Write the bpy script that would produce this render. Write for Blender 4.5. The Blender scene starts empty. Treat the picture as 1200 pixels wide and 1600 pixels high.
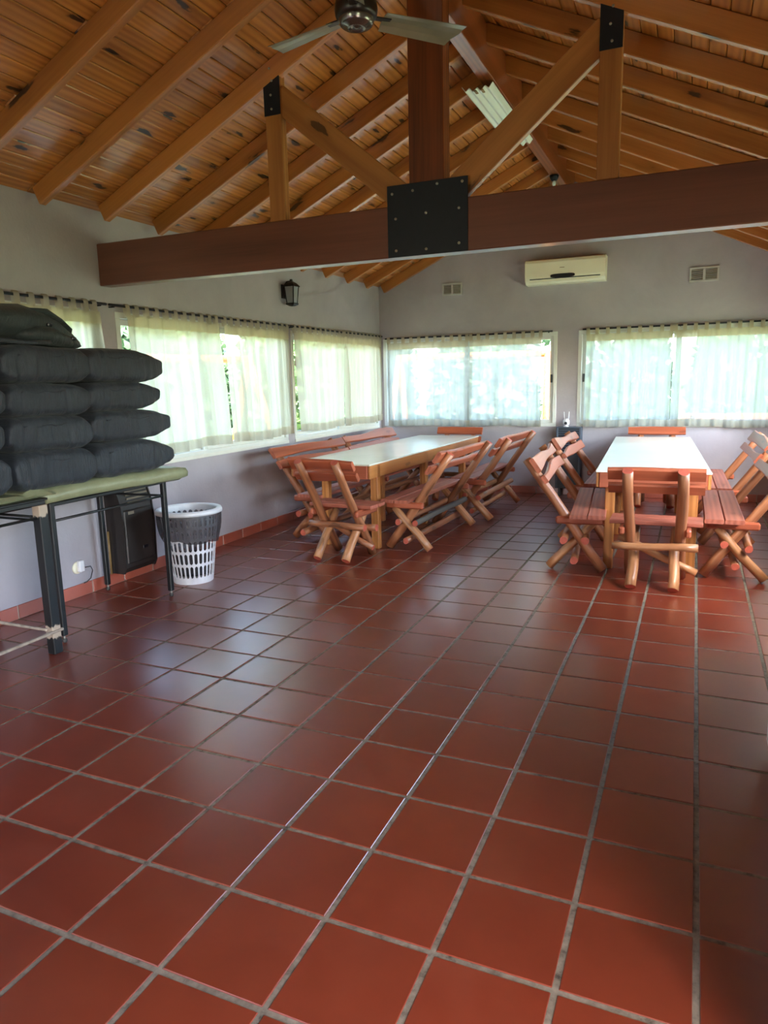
import bpy, bmesh, math, random
from mathutils import Matrix, Vector, noise

scene = bpy.context.scene
COL = scene.collection
R = math.radians
rnd = random.Random(7)

# ------------------------------------------------------------------ camera, sky, sun, exposure
CAM_AX = ((0.9177146948603756, 0.39660558598089196, -0.022444331268297618),     # right
          (0.05195441836541566, -0.1758500724745116, -0.9830450093576695),      # down
          (-0.393827979262062, 0.9009887686200435, -0.18198560814223344))       # forward
CAM_POS = Vector((1.522, -1.2186, 1.4908))
FPIX = 1109.0
cam_data = bpy.data.cameras.new('camera')
cam = bpy.data.objects.new('camera', cam_data)
COL.objects.link(cam)
_r, _d, _f = (Vector(v) for v in CAM_AX)
cam.matrix_world = Matrix(((_r.x, -_d.x, -_f.x, CAM_POS.x), (_r.y, -_d.y, -_f.y, CAM_POS.y),
                           (_r.z, -_d.z, -_f.z, CAM_POS.z), (0, 0, 0, 1)))
cam_data.sensor_fit = 'AUTO'
cam_data.sensor_width = 36.0
cam_data.lens = FPIX / 1600.0 * 36.0
cam_data.clip_start = 0.02
cam_data.clip_end = 300
scene.camera = cam

scene.view_settings.view_transform = 'Standard'
scene.view_settings.look = 'None'
scene.view_settings.gamma = 1.0
scene.view_settings.use_curve_mapping = False
scene.view_settings.exposure = 1.08

world = bpy.data.worlds.new('world')
scene.world = world
world.use_nodes = True
_n = world.node_tree
_n.nodes.clear()
_sky = _n.nodes.new('ShaderNodeTexSky')
_sky.sky_type = 'NISHITA'
_sky.sun_disc = False
_sky.sun_elevation = R(53)
_sky.sun_rotation = R(143)
_sky.air_density = 1.0
_sky.dust_density = 2.5
_sky.ozone_density = 1.0
_bg = _n.nodes.new('ShaderNodeBackground')
_bg.inputs['Strength'].default_value = 2.4
_out = _n.nodes.new('ShaderNodeOutputWorld')
_n.links.new(_sky.outputs[0], _bg.inputs[0])
_n.links.new(_bg.outputs[0], _out.inputs[0])

sun_d = bpy.data.lights.new('sun', 'SUN')
sun_d.energy = 6.0
sun_d.angle = R(0.6)
sun_d.color = (1.0, 0.95, 0.86)
sun = bpy.data.objects.new('sun', sun_d)
COL.objects.link(sun)
# sun from behind the photographer: it lights the garden and falls through the back doorway onto the floor behind the camera
sun.rotation_euler = Vector((0.45, -0.60, 1.0)).to_track_quat('Z', 'Y').to_euler()

scene.cycles.use_guiding = True
scene.cycles.max_bounces = 14
scene.cycles.diffuse_bounces = 7
scene.cycles.glossy_bounces = 5
scene.cycles.transmission_bounces = 8
scene.cycles.transparent_max_bounces = 16
scene.cycles.sample_clamp_indirect = 4.0
scene.cycles.caustics_reflective = False
scene.cycles.caustics_refractive = False

# ------------------------------------------------------------------ materials
def srgb(r, g, b):
    def f(c):
        c /= 255.0
        return c / 12.92 if c <= 0.04045 else ((c + 0.055) / 1.055) ** 2.4
    return (f(r), f(g), f(b), 1.0)

class NT:
    """small node-tree writer"""
    def __init__(self, name):
        self.m = bpy.data.materials.new(name)
        self.m.use_nodes = True
        self.t = self.m.node_tree
        self.t.nodes.clear()
        self.out = self.t.nodes.new('ShaderNodeOutputMaterial')
    def n(self, kind, **kw):
        nd = self.t.nodes.new(kind)
        for k, v in kw.items():
            if hasattr(nd, k) and k not in nd.inputs:
                setattr(nd, k, v)
            else:
                nd.inputs[k].default_value = v
        return nd
    def l(self, a, b):
        self.t.links.new(a, b)
    def math(self, op, a, b=None, clamp=False):
        nd = self.t.nodes.new('ShaderNodeMath')
        nd.operation = op
        nd.use_clamp = clamp
        for i, v in enumerate((a, b)):
            if v is None: continue
            if isinstance(v, (int, float)): nd.inputs[i].default_value = v
            else: self.l(v, nd.inputs[i])
        return nd.outputs[0]
    def mix(self, fac, a, b, mode='MIX'):
        nd = self.t.nodes.new('ShaderNodeMix')
        nd.data_type = 'RGBA'
        nd.blend_type = mode
        for sock, v in ((nd.inputs[0], fac), (nd.inputs[6], a), (nd.inputs[7], b)):
            if isinstance(v, (int, float)): sock.default_value = v
            elif isinstance(v, tuple): sock.default_value = v
            else: self.l(v, sock)
        return nd.outputs[2]
    def ramp(self, fac, stops):
        nd = self.t.nodes.new('ShaderNodeValToRGB')
        el = nd.color_ramp.elements
        while len(el) < len(stops): el.new(0.5)
        for e, (p, c) in zip(el, stops):
            e.position = p
            e.color = c if isinstance(c, tuple) else (c, c, c, 1)
        self.l(fac, nd.inputs[0])
        return nd.outputs[0]
    def coords(self, scale=(1, 1, 1), rand=True):
        tc = self.t.nodes.new('ShaderNodeTexCoord')
        v = tc.outputs['Object']
        if rand:
            oi = self.t.nodes.new('ShaderNodeObjectInfo')
            self.rand = oi.outputs['Random']
            s = self.math('MULTIPLY', self.rand, 47.0)
            add = self.t.nodes.new('ShaderNodeVectorMath')
            add.operation = 'ADD'
            self.l(v, add.inputs[0]); self.l(s, add.inputs[1])
            v = add.outputs[0]
        mp = self.t.nodes.new('ShaderNodeMapping')
        mp.inputs['Scale'].default_value = scale
        self.l(v, mp.inputs[0])
        self.base = v
        return mp.outputs[0]
    def mapping(self, v, scale):
        mp = self.t.nodes.new('ShaderNodeMapping')
        mp.inputs['Scale'].default_value = scale
        self.l(v, mp.inputs[0])
        return mp.outputs[0]
    def noise(self, v, scale, detail=4, rough=0.55, dist=0.0):
        nd = self.t.nodes.new('ShaderNodeTexNoise')
        nd.inputs['Scale'].default_value = scale
        nd.inputs['Detail'].default_value = detail
        nd.inputs['Roughness'].default_value = rough
        nd.inputs['Distortion'].default_value = dist
        self.l(v, nd.inputs['Vector'])
        return nd.outputs[0]
    def principled(self, col, rough=0.5, spec=0.5, metal=0.0, coat=0.0, coat_rough=0.1, bump=None, bump_s=0.2, bump_d=0.01):
        p = self.t.nodes.new('ShaderNodeBsdfPrincipled')
        for k, v in (('Base Color', col), ('Roughness', rough), ('Specular IOR Level', spec), ('Metallic', metal),
                     ('Coat Weight', coat), ('Coat Roughness', coat_rough)):
            if isinstance(v, (int, float, tuple)): p.inputs[k].default_value = v
            else: self.l(v, p.inputs[k])
        if bump is not None:
            b = self.t.nodes.new('ShaderNodeBump')
            b.inputs['Strength'].default_value = bump_s
            b.inputs['Distance'].default_value = bump_d
            self.l(bump, b.inputs['Height'])
            self.l(b.outputs[0], p.inputs['Normal'])
        self.l(p.outputs[0], self.out.inputs[0])
        self.p = p
        return p

def plain(name, c, rough=0.5, metal=0.0, spec=0.5, var=0.12, scale=9.0, bump=0.0):
    t = NT(name)
    v = t.coords()
    nz = t.noise(v, scale, 5)
    f = t.ramp(nz, [(0.3, 1 - var), (0.75, 1 + var * 0.4)])
    col = t.mix(1.0, c, f, 'MULTIPLY')
    t.principled(col, rough, spec, metal, bump=nz if bump else None, bump_s=bump, bump_d=0.01)
    return t.m

def wood(name, light, dark, knots=0.6, rough=0.36, coat=0.25, grain=1.0, rvar=0.25, knot_col=(24, 12, 6), knot_scale=(1.5, 5.0, 5.0), wave=0.28):
    """varnished board, grain along local x"""
    t = NT(name)
    v = t.coords((0.55, 9.0, 9.0))
    warp = t.noise(v, 1.6, 3, 0.6, 0.6)
    v2 = t.mapping(t.base, (1.2, 60.0, 60.0))
    fine = t.noise(v2, 1.6, 4, 0.65)
    w = t.t.nodes.new('ShaderNodeTexWave')
    w.wave_type = 'BANDS'; w.bands_direction = 'Y'
    w.inputs['Scale'].default_value = 0.9
    w.inputs['Distortion'].default_value = 7.0
    w.inputs['Detail'].default_value = 2.0
    w.inputs['Detail Scale'].default_value = 0.6
    t.l(v, w.inputs['Vector'])
    g = t.math('ADD', t.math('MULTIPLY', warp, 0.5), t.math('MULTIPLY', w.outputs[1], wave))
    g = t.math('ADD', g, t.math('MULTIPLY', fine, 0.35 * grain))
    col = t.ramp(g, [(0.28, dark), (0.5, tuple((a + b) / 2 for a, b in zip(light, dark))), (0.78, light)])
    # boards differ a little from one another
    tone = t.math('ADD', t.math('MULTIPLY', t.rand, rvar), 1.0 - rvar * 0.5)
    cmb = t.t.nodes.new('ShaderNodeCombineColor')
    for i in range(3): t.l(tone, cmb.inputs[i])
    col = t.mix(1.0, col, cmb.outputs[0], 'MULTIPLY')
    if knots > 0:
        kv = t.mapping(t.base, knot_scale)
        kn = t.noise(kv, 4.5, 3)
        vo = t.t.nodes.new('ShaderNodeTexVoronoi')
        vo.inputs['Scale'].default_value = 1.0
        vo.inputs['Randomness'].default_value = 1.0
        vo.voronoi_dimensions = '2D'
        sep = t.t.nodes.new('ShaderNodeSeparateXYZ'); t.l(kv, sep.inputs[0])
        cb = t.t.nodes.new('ShaderNodeCombineXYZ')
        t.l(sep.outputs[0], cb.inputs[0]); t.l(t.math('ADD', sep.outputs[1], sep.outputs[2]), cb.inputs[1])
        t.l(cb.outputs[0], vo.inputs['Vector'])
        d = t.math('ADD', vo.outputs[0], t.math('MULTIPLY', t.math('SUBTRACT', kn, 0.42), 0.45))
        k1 = t.ramp(d, [(0.085, 1.0), (0.12, 0.0)])
        k2 = t.ramp(d, [(0.10, 1.0), (0.24, 0.0)])
        col = t.mix(t.math('MULTIPLY', k2, 0.45 * knots), col, tuple(c * 0.6 for c in dark[:3]) + (1,))
        col = t.mix(t.math('MULTIPLY', k1, knots), col, srgb(*knot_col))
    t.principled(col, rough, 0.5, coat=coat, coat_rough=0.18, bump=g, bump_s=0.04, bump_d=0.004)
    return t.m

MAT = {}
MAT['ceil_board'] = wood('ceiling pine boards', srgb(208, 138, 70), srgb(156, 90, 40), 0.95, 0.30, 0.4, 0.7, 0.30, wave=0.20)
MAT['rafter'] = wood('rafter pine', srgb(190, 124, 64), srgb(150, 90, 42), 0.85, 0.36, 0.5, knot_scale=(1.1, 4.2, 4.2))
MAT['web'] = wood('truss web pine', srgb(182, 122, 64), srgb(142, 86, 42), 0.7, 0.42, 0.15)
MAT['tie'] = wood('tie beam hardwood', srgb(112, 67, 52), srgb(80, 46, 37), 0.0, 0.36, 0.25)
MAT['king'] = wood('king post hardwood', srgb(132, 68, 34), srgb(66, 30, 16), 0.2, 0.38, 0.25)
MAT['ridge'] = wood('ridge hardwood', srgb(150, 80, 44), srgb(98, 48, 26), 0.2, 0.3, 0.35)
MAT['seat'] = wood('reddish seat plank', srgb(190, 108, 84), srgb(150, 78, 58), 0.25, 0.55, 0.0)
MAT['slat'] = wood('reddish back slat', srgb(188, 100, 68), srgb(142, 67, 44), 0.35, 0.38, 0.25)
MAT['log'] = wood('peeled log', srgb(178, 114, 76), srgb(106, 58, 38), 0.5, 0.42, 0.15, 1.4)
MAT['log_pale'] = wood('pale peeled log', srgb(202, 142, 96), srgb(152, 94, 58), 0.4, 0.42, 0.15)
MAT['log_bark'] = wood('grey bark log', srgb(96, 90, 82), srgb(44, 40, 38), 0.3, 0.8, 0.0, 1.6)
MAT['log_end'] = plain('painted log end', srgb(196, 92, 70), 0.55, var=0.25, scale=30)
MAT['apron'] = wood('table frame pine', srgb(206, 136, 74), srgb(158, 90, 42), 0.35, 0.36, 0.25)
MAT['outdoor_wood'] = wood('outdoor orange timber', srgb(206, 122, 62), srgb(164, 84, 38), 0.3, 0.6, 0.0)

def plaster(name, c):
    t = NT(name)
    v = t.coords(rand=False)
    a = t.noise(v, 2.2, 5, 0.6, 0.4)
    b = t.noise(v, 38.0, 4, 0.6)
    col = t.mix(1.0, c, t.ramp(a, [(0.3, 0.90), (0.7, 1.05)]), 'MULTIPLY')
    h = t.math('ADD', t.math('MULTIPLY', a, 0.8), t.math('MULTIPLY', b, 0.25))
    t.principled(col, 0.7, 0.35, bump=h, bump_s=0.35, bump_d=0.02)
    return t.m
MAT['wall'] = plaster('grey plaster', srgb(173, 165, 171))
MAT['wall_out'] = plaster('outside plaster', srgb(214, 206, 196))

def tile_mat(name, c1, c2, r0, r1):
    t = NT(name)
    v = t.coords()
    a = t.noise(v, 5.0, 5, 0.6, 0.3)
    b = t.noise(v, 60.0, 3)
    c = t.noise(v, 2.2, 3, 0.5, 1.2)
    col = t.mix(t.ramp(a, [(0.3, 0.0), (0.72, 1.0)]), c1, c2)
    tone = t.math('ADD', t.math('MULTIPLY', t.rand, 0.22), 0.89)
    cmb = t.t.nodes.new('ShaderNodeCombineColor')
    for i in range(3): t.l(tone, cmb.inputs[i])
    col = t.mix(1.0, col, cmb.outputs[0], 'MULTIPLY')
    # dusty scuffs
    col = t.mix(t.math('MULTIPLY', t.ramp(c, [(0.60, 0.0), (0.90, 1.0)]), 0.08), col, srgb(176, 120, 96))
    rg = t.ramp(a, [(0.3, r0), (0.75, r1)])
    h = t.math('ADD', t.math('MULTIPLY', a, 0.6), t.math('MULTIPLY', b, 0.12))
    t.principled(col, rg, 0.6, bump=h, bump_s=0.022, bump_d=0.006)
    t.p.inputs['IOR'].default_value = 1.95
    return t.m
MAT['tile'] = tile_mat('red floor tile', srgb(112, 42, 24), srgb(126, 51, 31), 0.278, 0.286)
MAT['skirt'] = tile_mat('red skirting tile', srgb(158, 74, 54), srgb(176, 88, 66), 0.35, 0.5)

def grout():
    t = NT('grey cement grout')
    v = t.coords(rand=False)
    a = t.noise(v, 26.0, 6, 0.7)
    b = t.noise(v, 3.0, 4, 0.6)
    col = t.ramp(a, [(0.30, srgb(72, 63, 54)), (0.45, srgb(122, 111, 96)), (0.75, srgb(154, 142, 124))])
    col = t.mix(t.ramp(b, [(0.48, 0.0), (0.78, 0.55)]), col, srgb(84, 73, 62))
    t.principled(col, 0.95, 0.12, bump=a, bump_s=0.5, bump_d=0.004)
    return t.m
MAT['grout'] = grout()
MAT['grout_light'] = plain('pale joint', srgb(176, 160, 146), 0.8)

MAT['white_alu'] = plain('white window aluminium', srgb(222, 224, 220), 0.4, var=0.04)
MAT['sill'] = plain('white sill', srgb(226, 224, 216), 0.5, var=0.05)
MAT['black_metal'] = plain('black painted metal', srgb(20, 22, 24), 0.42, 0.0, 0.5, 0.3, 30)
MAT['plate'] = plain('black steel plate', srgb(17, 22, 30), 0.5, 0.2, 0.5, 0.3, 20)
MAT['bolt'] = plain('bolt head', srgb(150, 143, 130), 0.45, 0.2)
MAT['iron'] = plain('dark iron', srgb(34, 33, 34), 0.5, 0.4)
MAT['cream'] = plain('cream plastic', srgb(243, 236, 212), 0.4, var=0.05, scale=4)
MAT['white_plastic'] = plain('white plastic', srgb(224, 222, 226), 0.35, var=0.05, scale=4)
MAT['grey_plastic'] = plain('grey plastic', srgb(182, 178, 176), 0.5, var=0.05)
MAT['dark_plastic'] = plain('dark plastic', srgb(24, 27, 36), 0.3)
MAT['heater'] = plain('dark brown heater enamel', srgb(44, 38, 36), 0.42, var=0.15, scale=6)
MAT['heater_grill'] = plain('heater grille metal', srgb(132, 122, 106), 0.4, 0.4)
MAT['rad'] = plain('blue grey heater enamel', srgb(66, 74, 88), 0.45)
MAT['rad_dark'] = plain('dark heater panel', srgb(36, 40, 50), 0.5)
MAT['fan'] = plain('fan blade metal', srgb(158, 154, 136), 0.32, 0.45, var=0.15)
MAT['fan_body'] = plain('fan motor chrome', srgb(128, 122, 116), 0.22, 0.85, var=0.1)
MAT['fan_dark'] = plain('fan motor dark', srgb(44, 34, 28), 0.35, 0.3)
MAT['lamp_white'] = plain('white lamp diffuser', srgb(226, 232, 224), 0.35, var=0.05)
MAT['strap'] = plain('tan strap', srgb(140, 112, 72), 0.6)
def chipped():
    t = NT('black paint chipped to bare metal')
    v = t.coords(rand=False)
    nz = t.noise(t.mapping(t.base, (14, 30, 30)), 1.0, 4, 0.65)
    sx = t.t.nodes.new('ShaderNodeSeparateXYZ'); t.l(t.base, sx.inputs[0])
    def near(c, w): return t.math('SUBTRACT', 1.0, t.math('DIVIDE', t.math('ABSOLUTE', t.math('SUBTRACT', sx.outputs[0], c)), w), True)
    m = t.math('MAXIMUM', near(0.42, 0.10), near(-0.30, 0.07))
    m = t.math('ADD', t.math('MULTIPLY', m, 0.55), t.math('MULTIPLY', nz, 0.5))
    f = t.ramp(m, [(0.50, 0.0), (0.56, 1.0)])
    t.principled(t.mix(f, srgb(20, 22, 24), srgb(178, 160, 142)), 0.45, 0.5)
    return t.m
MAT['chipped'] = chipped()
MAT['rust'] = plain('bare scraped metal', srgb(176, 160, 144), 0.55, 0.0, 0.5, 0.4, 24)
MAT['cable'] = plain('black cable', srgb(20, 20, 22), 0.5)
MAT['freezer'] = plain('white freezer enamel', srgb(226, 226, 222), 0.35, var=0.04)
MAT['rubber'] = plain('grey rubber', srgb(70, 66, 62), 0.7)
MAT['roof_out'] = plain('roof covering', srgb(120, 66, 48), 0.8)
MAT['concrete'] = plain('pale patio concrete', srgb(206, 198, 184), 0.9, var=0.15, scale=3)
MAT['grass'] = plain('lawn', srgb(146, 156, 112), 0.95, var=0.35, scale=5)
MAT['trunk'] = plain('bark', srgb(104, 84, 64), 0.95, var=0.4, scale=12)
MAT['leaf'] = plain('green leaves', srgb(110, 136, 84), 0.6, var=0.45, scale=2)
MAT['leaf_b'] = plain('deep green leaves', srgb(82, 112, 74), 0.6, var=0.45, scale=2)
MAT['teal'] = plain('green mesh panel', srgb(70, 150, 120), 0.7)
MAT['tarp'] = plain('olive green tarpaulin', srgb(146, 148, 116), 0.38, var=0.15, scale=14, bump=0.3)

def laminate():
    t = NT('white table laminate')
    v = t.coords()
    a = t.noise(v, 3.0, 4)
    col = t.mix(1.0, srgb(244, 242, 226), t.ramp(a, [(0.3, 0.95), (0.7, 1.02)]), 'MULTIPLY')
    t.principled(col, 0.2, 0.6, bump=a, bump_s=0.03, bump_d=0.01)
    return t.m
MAT['laminate'] = laminate()

def fabric(name, c):
    t = NT(name)
    v = t.coords()
    a = t.noise(v, 7.0, 6, 0.65, 0.6)
    b = t.noise(t.mapping(t.base, (5, 40, 8)), 1.4, 4, 0.6, 1.0)
    col = t.mix(1.0, c, t.ramp(a, [(0.3, 0.65), (0.75, 1.25)]), 'MULTIPLY')
    h = t.math('ADD', t.math('MULTIPLY', a, 0.6), t.math('MULTIPLY', b, 0.6))
    t.principled(col, 0.62, 0.45, bump=h, bump_s=0.55, bump_d=0.02)
    t.p.inputs['Sheen Weight'].default_value = 0.08
    return t.m
MAT['bag'] = fabric('black nylon', srgb(44, 50, 60))
MAT['bag_b'] = fabric('grey green canvas', srgb(48, 56, 58))

def glass(name='window glass'):
    t = NT(name)
    tr = t.n('ShaderNodeBsdfTransparent'); tr.inputs[0].default_value = (0.93, 0.97, 0.95, 1)
    gl = t.n('ShaderNodeBsdfGlossy'); gl.inputs['Roughness'].default_value = 0.02
    fr = t.n('ShaderNodeFresnel'); fr.inputs[0].default_value = 1.45
    mx = t.n('ShaderNodeMixShader')
    ge = t.n('ShaderNodeNewGeometry')
    t.l(t.math('MULTIPLY', fr.outputs[0], t.math('SUBTRACT', 1.0, ge.outputs['Backfacing'])), mx.inputs[0])
    t.l(tr.outputs[0], mx.inputs[1]); t.l(gl.outputs[0], mx.inputs[2])
    t.l(mx.outputs[0], t.out.inputs[0])
    return t.m
MAT['glass'] = glass()
MAT['frosted'] = plain('dusty lantern glass', srgb(150, 152, 158), 0.25, var=0.1)

def voile(name, c, clear):
    """sheer cloth: part open weave, part light-passing thread"""
    t = NT(name)
    v = t.coords()
    nz = t.noise(t.mapping(t.base, (1, 1, 1)), 160.0, 2)
    tl = t.n('ShaderNodeBsdfTranslucent'); tl.inputs[0].default_value = c
    df = t.n('ShaderNodeBsdfDiffuse'); df.inputs[0].default_value = c
    m1 = t.n('ShaderNodeMixShader'); m1.inputs[0].default_value = 0.22
    t.l(tl.outputs[0], m1.inputs[1]); t.l(df.outputs[0], m1.inputs[2])
    tr = t.n('ShaderNodeBsdfTransparent'); tr.inputs[0].default_value = (1, 1, 0.98, 1)
    m2 = t.n('ShaderNodeMixShader')
    t.l(t.math('ADD', t.math('MULTIPLY', nz, 0.16), clear - 0.08), m2.inputs[0])
    t.l(m1.outputs[0], m2.inputs[1]); t.l(tr.outputs[0], m2.inputs[2])
    t.l(m2.outputs[0], t.out.inputs[0])
    return t.m
MAT['voile'] = voile('cream voile', srgb(196, 187, 165), 0.11)
MAT['voile_far'] = voile('white sheer voile', srgb(174, 173, 162), 0.12)
MAT['hem'] = voile('voile hem', srgb(212, 202, 182), 0.10)

def liner():
    t = NT('smoky bin liner film')
    v = t.coords()
    nz = t.noise(v, 14.0, 4, 0.6, 1.0)
    tr = t.n('ShaderNodeBsdfTransparent'); tr.inputs[0].default_value = (0.55, 0.55, 0.58, 1)
    p = t.n('ShaderNodeBsdfPrincipled')
    p.inputs['Base Color'].default_value = srgb(78, 74, 76)
    p.inputs['Roughness'].default_value = 0.22
    b = t.n('ShaderNodeBump'); b.inputs['Strength'].default_value = 0.8; b.inputs['Distance'].default_value = 0.02
    t.l(nz, b.inputs['Height']); t.l(b.outputs[0], p.inputs['Normal'])
    mx = t.n('ShaderNodeMixShader'); mx.inputs[0].default_value = 0.52
    t.l(tr.outputs[0], mx.inputs[1]); t.l(p.outputs[0], mx.inputs[2])
    t.l(mx.outputs[0], t.out.inputs[0])
    return t.m
MAT['liner'] = liner()

# ------------------------------------------------------------------ helpers
def mesh_of(name, verts, faces, mats, midx=None, smooth=False):
    me = bpy.data.meshes.new(name)
    me.from_pydata([tuple(v) for v in verts], [], faces)
    for m in (mats if isinstance(mats, (list, tuple)) else [mats]):
        me.materials.append(MAT[m])
    if midx:
        for p, i in zip(me.polygons, midx): p.material_index = i
    if smooth:
        for p in me.polygons: p.use_smooth = True
    me.update()
    return me

def link(name, me, parent=None, mw=None):
    o = bpy.data.objects.new(name, me)
    COL.objects.link(o)
    if parent is not None: o.parent = parent
    if mw is not None: o.matrix_basis = mw
    return o

def obj(name, verts, faces, mats, parent=None, mw=None, midx=None, smooth=False):
    return link(name, mesh_of(name, verts, faces, mats, midx, smooth), parent, mw)

def tag(o, label, cat=None, group=None, kind=None):
    o['label'] = label
    if cat: o['category'] = cat
    if group: o['group'] = group
    if kind: o['kind'] = kind
    return o

def struct(o, label=None):
    o['kind'] = 'structure'
    if label: o['label'] = label
    return o

def thing(name, label, cat, loc=(0, 0, 0), rz=0.0, group=None, kind=None):
    o = bpy.data.objects.new(name, None)
    o.empty_display_size = 0.1
    COL.objects.link(o)
    o.location = loc
    o.rotation_euler = (0, 0, rz)
    return tag(o, label, cat, group, kind)

def cbox(lx, ly, lz, c=0.004):
    """chamfered box centred on the origin"""
    hx, hy, hz = lx / 2, ly / 2, lz / 2
    c = min(c, hx * 0.9, hy * 0.9, hz * 0.9)
    vs, idx = [], {}
    for sx in (-1, 1):
        for sy in (-1, 1):
            for sz in (-1, 1):
                for a in range(3):
                    p = [sx * (hx - c), sy * (hy - c), sz * (hz - c)]
                    p[a] = (sx * hx, sy * hy, sz * hz)[a]
                    idx[(sx, sy, sz, a)] = len(vs)
                    vs.append(tuple(p))
    fs = []
    S = (-1, 1)
    def add(f):
        ps = [Vector(vs[i]) for i in f]
        cen = sum(ps, Vector()) / len(ps)
        nr = (ps[1] - ps[0]).cross(ps[2] - ps[0])
        fs.append(tuple(f) if nr.dot(cen) > 0 else tuple(reversed(f)))
    for a in range(3):
        o1, o2 = [b for b in range(3) if b != a]
        for s in S:
            q = []
            for (u, v) in ((-1, -1), (1, -1), (1, 1), (-1, 1)):
                k = [0, 0, 0]; k[a] = s; k[o1] = u; k[o2] = v
                q.append(idx[(*k, a)])
            add(q)
        for u in S:
            for v in S:
                k1 = [0, 0, 0]; k1[o1] = u; k1[o2] = v
                ka = list(k1); ka[a] = -1
                kb = list(k1); kb[a] = 1
                add([idx[(*ka, o1)], idx[(*kb, o1)], idx[(*kb, o2)], idx[(*ka, o2)]])
    for sx in S:
        for sy in S:
            for sz in S:
                add([idx[(sx, sy, sz, a)] for a in range(3)])
    return vs, fs

_cache = {}
def box_mesh(name, lx, ly, lz, mat, c=0.004):
    key = (round(lx, 4), round(ly, 4), round(lz, 4), mat, c)
    if key not in _cache:
        v, f = cbox(lx, ly, lz, c)
        _cache[key] = mesh_of(name, v, f, mat)
    return _cache[key]

def box(name, lo, hi, mat, parent=None, c=0.004):
    lo, hi = Vector(lo), Vector(hi)
    d = hi - lo
    return link(name, box_mesh(name, d.x, d.y, d.z, mat, c), parent, Matrix.Translation((lo + hi) / 2))

def frame_axes(a, b, up=(0, 0, 1)):
    a, b = Vector(a), Vector(b)
    x = (b - a).normalized()
    u = Vector(up)
    y = u.cross(x)
    if y.length < 1e-5: y = Vector((0, 1, 0)).cross(x)
    y.normalize()
    z = x.cross(y)
    m = Matrix.Identity(4)
    for i in range(3):
        m[i][0], m[i][1], m[i][2], m[i][3] = x[i], y[i], z[i], ((a + b) / 2)[i]
    return m, (b - a).length

def bar(name, a, b, w, h, mat, parent=None, up=(0, 0, 1), c=0.004):
    """board from a to b: width w sideways, h along 'up'"""
    m, L = frame_axes(a, b, up)
    return link(name, box_mesh(name, L, w, h, mat, c), parent, m)

def boxes_verts(lst):
    """plain joined boxes (walls) -> verts, faces"""
    V, F = [], []
    for lo, hi in lst:
        b = len(V)
        for x in (lo[0], hi[0]):
            for y in (lo[1], hi[1]):
                for z in (lo[2], hi[2]):
                    V.append((x, y, z))
        for f in ((0, 1, 3, 2), (4, 6, 7, 5), (0, 4, 5, 1), (2, 3, 7, 6), (0, 2, 6, 4), (1, 5, 7, 3)):
            F.append(tuple(b + i for i in f))
    return V, F

def tube(name, pts, r, mat, parent=None, seg=8, cap=True):
    """round tube along a polyline"""
    pts = [Vector(p) for p in pts]
    V, F = [], []
    n = len(pts)
    prev = None
    for i, p in enumerate(pts):
        d = (pts[min(i + 1, n - 1)] - pts[max(i - 1, 0)]).normalized()
        if prev is None:
            a = Vector((0, 0, 1)) if abs(d.z) < 0.9 else Vector((1, 0, 0))
            u = d.cross(a).normalized()
        else:
            u = (prev - d * prev.dot(d)).normalized()
        prev = u
        w = d.cross(u)
        rr = r[i] if isinstance(r, (list, tuple)) else r
        for k in range(seg):
            t = 2 * math.pi * k / seg
            V.append(p + (u * math.cos(t) + w * math.sin(t)) * rr)
    for i in range(n - 1):
        for k in range(seg):
            k2 = (k + 1) % seg
            F.append((i * seg + k, i * seg + k2, (i + 1) * seg + k2, (i + 1) * seg + k))
    if cap:
        F.append(tuple(reversed(range(seg))))
        F.append(tuple((n - 1) * seg + k for k in range(seg)))
    return obj(name, V, F, mat, parent, smooth=True)

def lathe(name, prof, mat, parent=None, mw=None, seg=24, smooth=True, caps=True):
    """profile [(r, z)...] turned about local z"""
    V, F = [], []
    n = len(prof)
    for (r, z) in prof:
        for k in range(seg):
            t = 2 * math.pi * k / seg
            V.append((r * math.cos(t), r * math.sin(t), z))
    for i in range(n - 1):
        for k in range(seg):
            k2 = (k + 1) % seg
            F.append((i * seg + k, i * seg + k2, (i + 1) * seg + k2, (i + 1) * seg + k))
    if caps and prof[0][0] > 1e-6: F.append(tuple(reversed(range(seg))))
    if caps and prof[-1][0] > 1e-6: F.append(tuple((n - 1) * seg + k for k in range(seg)))
    return obj(name, V, F, mat, parent, mw, smooth=smooth)

def prism(name, poly, axis, t0, t1, mat, parent=None, mw=None):
    """polygon given in the two other axes, extruded along axis (0=x, 1=y)"""
    n = len(poly)
    V = []
    for t in (t0, t1):
        for (p, q) in poly:
            V.append((t, p, q) if axis == 0 else (p, t, q))
    F = [tuple(range(n)), tuple(reversed(range(n, 2 * n)))]
    for i in range(n):
        j = (i + 1) % n
        F.append((i, i + n, j + n, j))
    o = obj(name, V, F, mat, parent, mw)
    bm = bmesh.new(); bm.from_mesh(o.data)
    bmesh.ops.recalc_face_normals(bm, faces=bm.faces)
    bm.to_mesh(o.data); bm.free()
    return o

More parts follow.
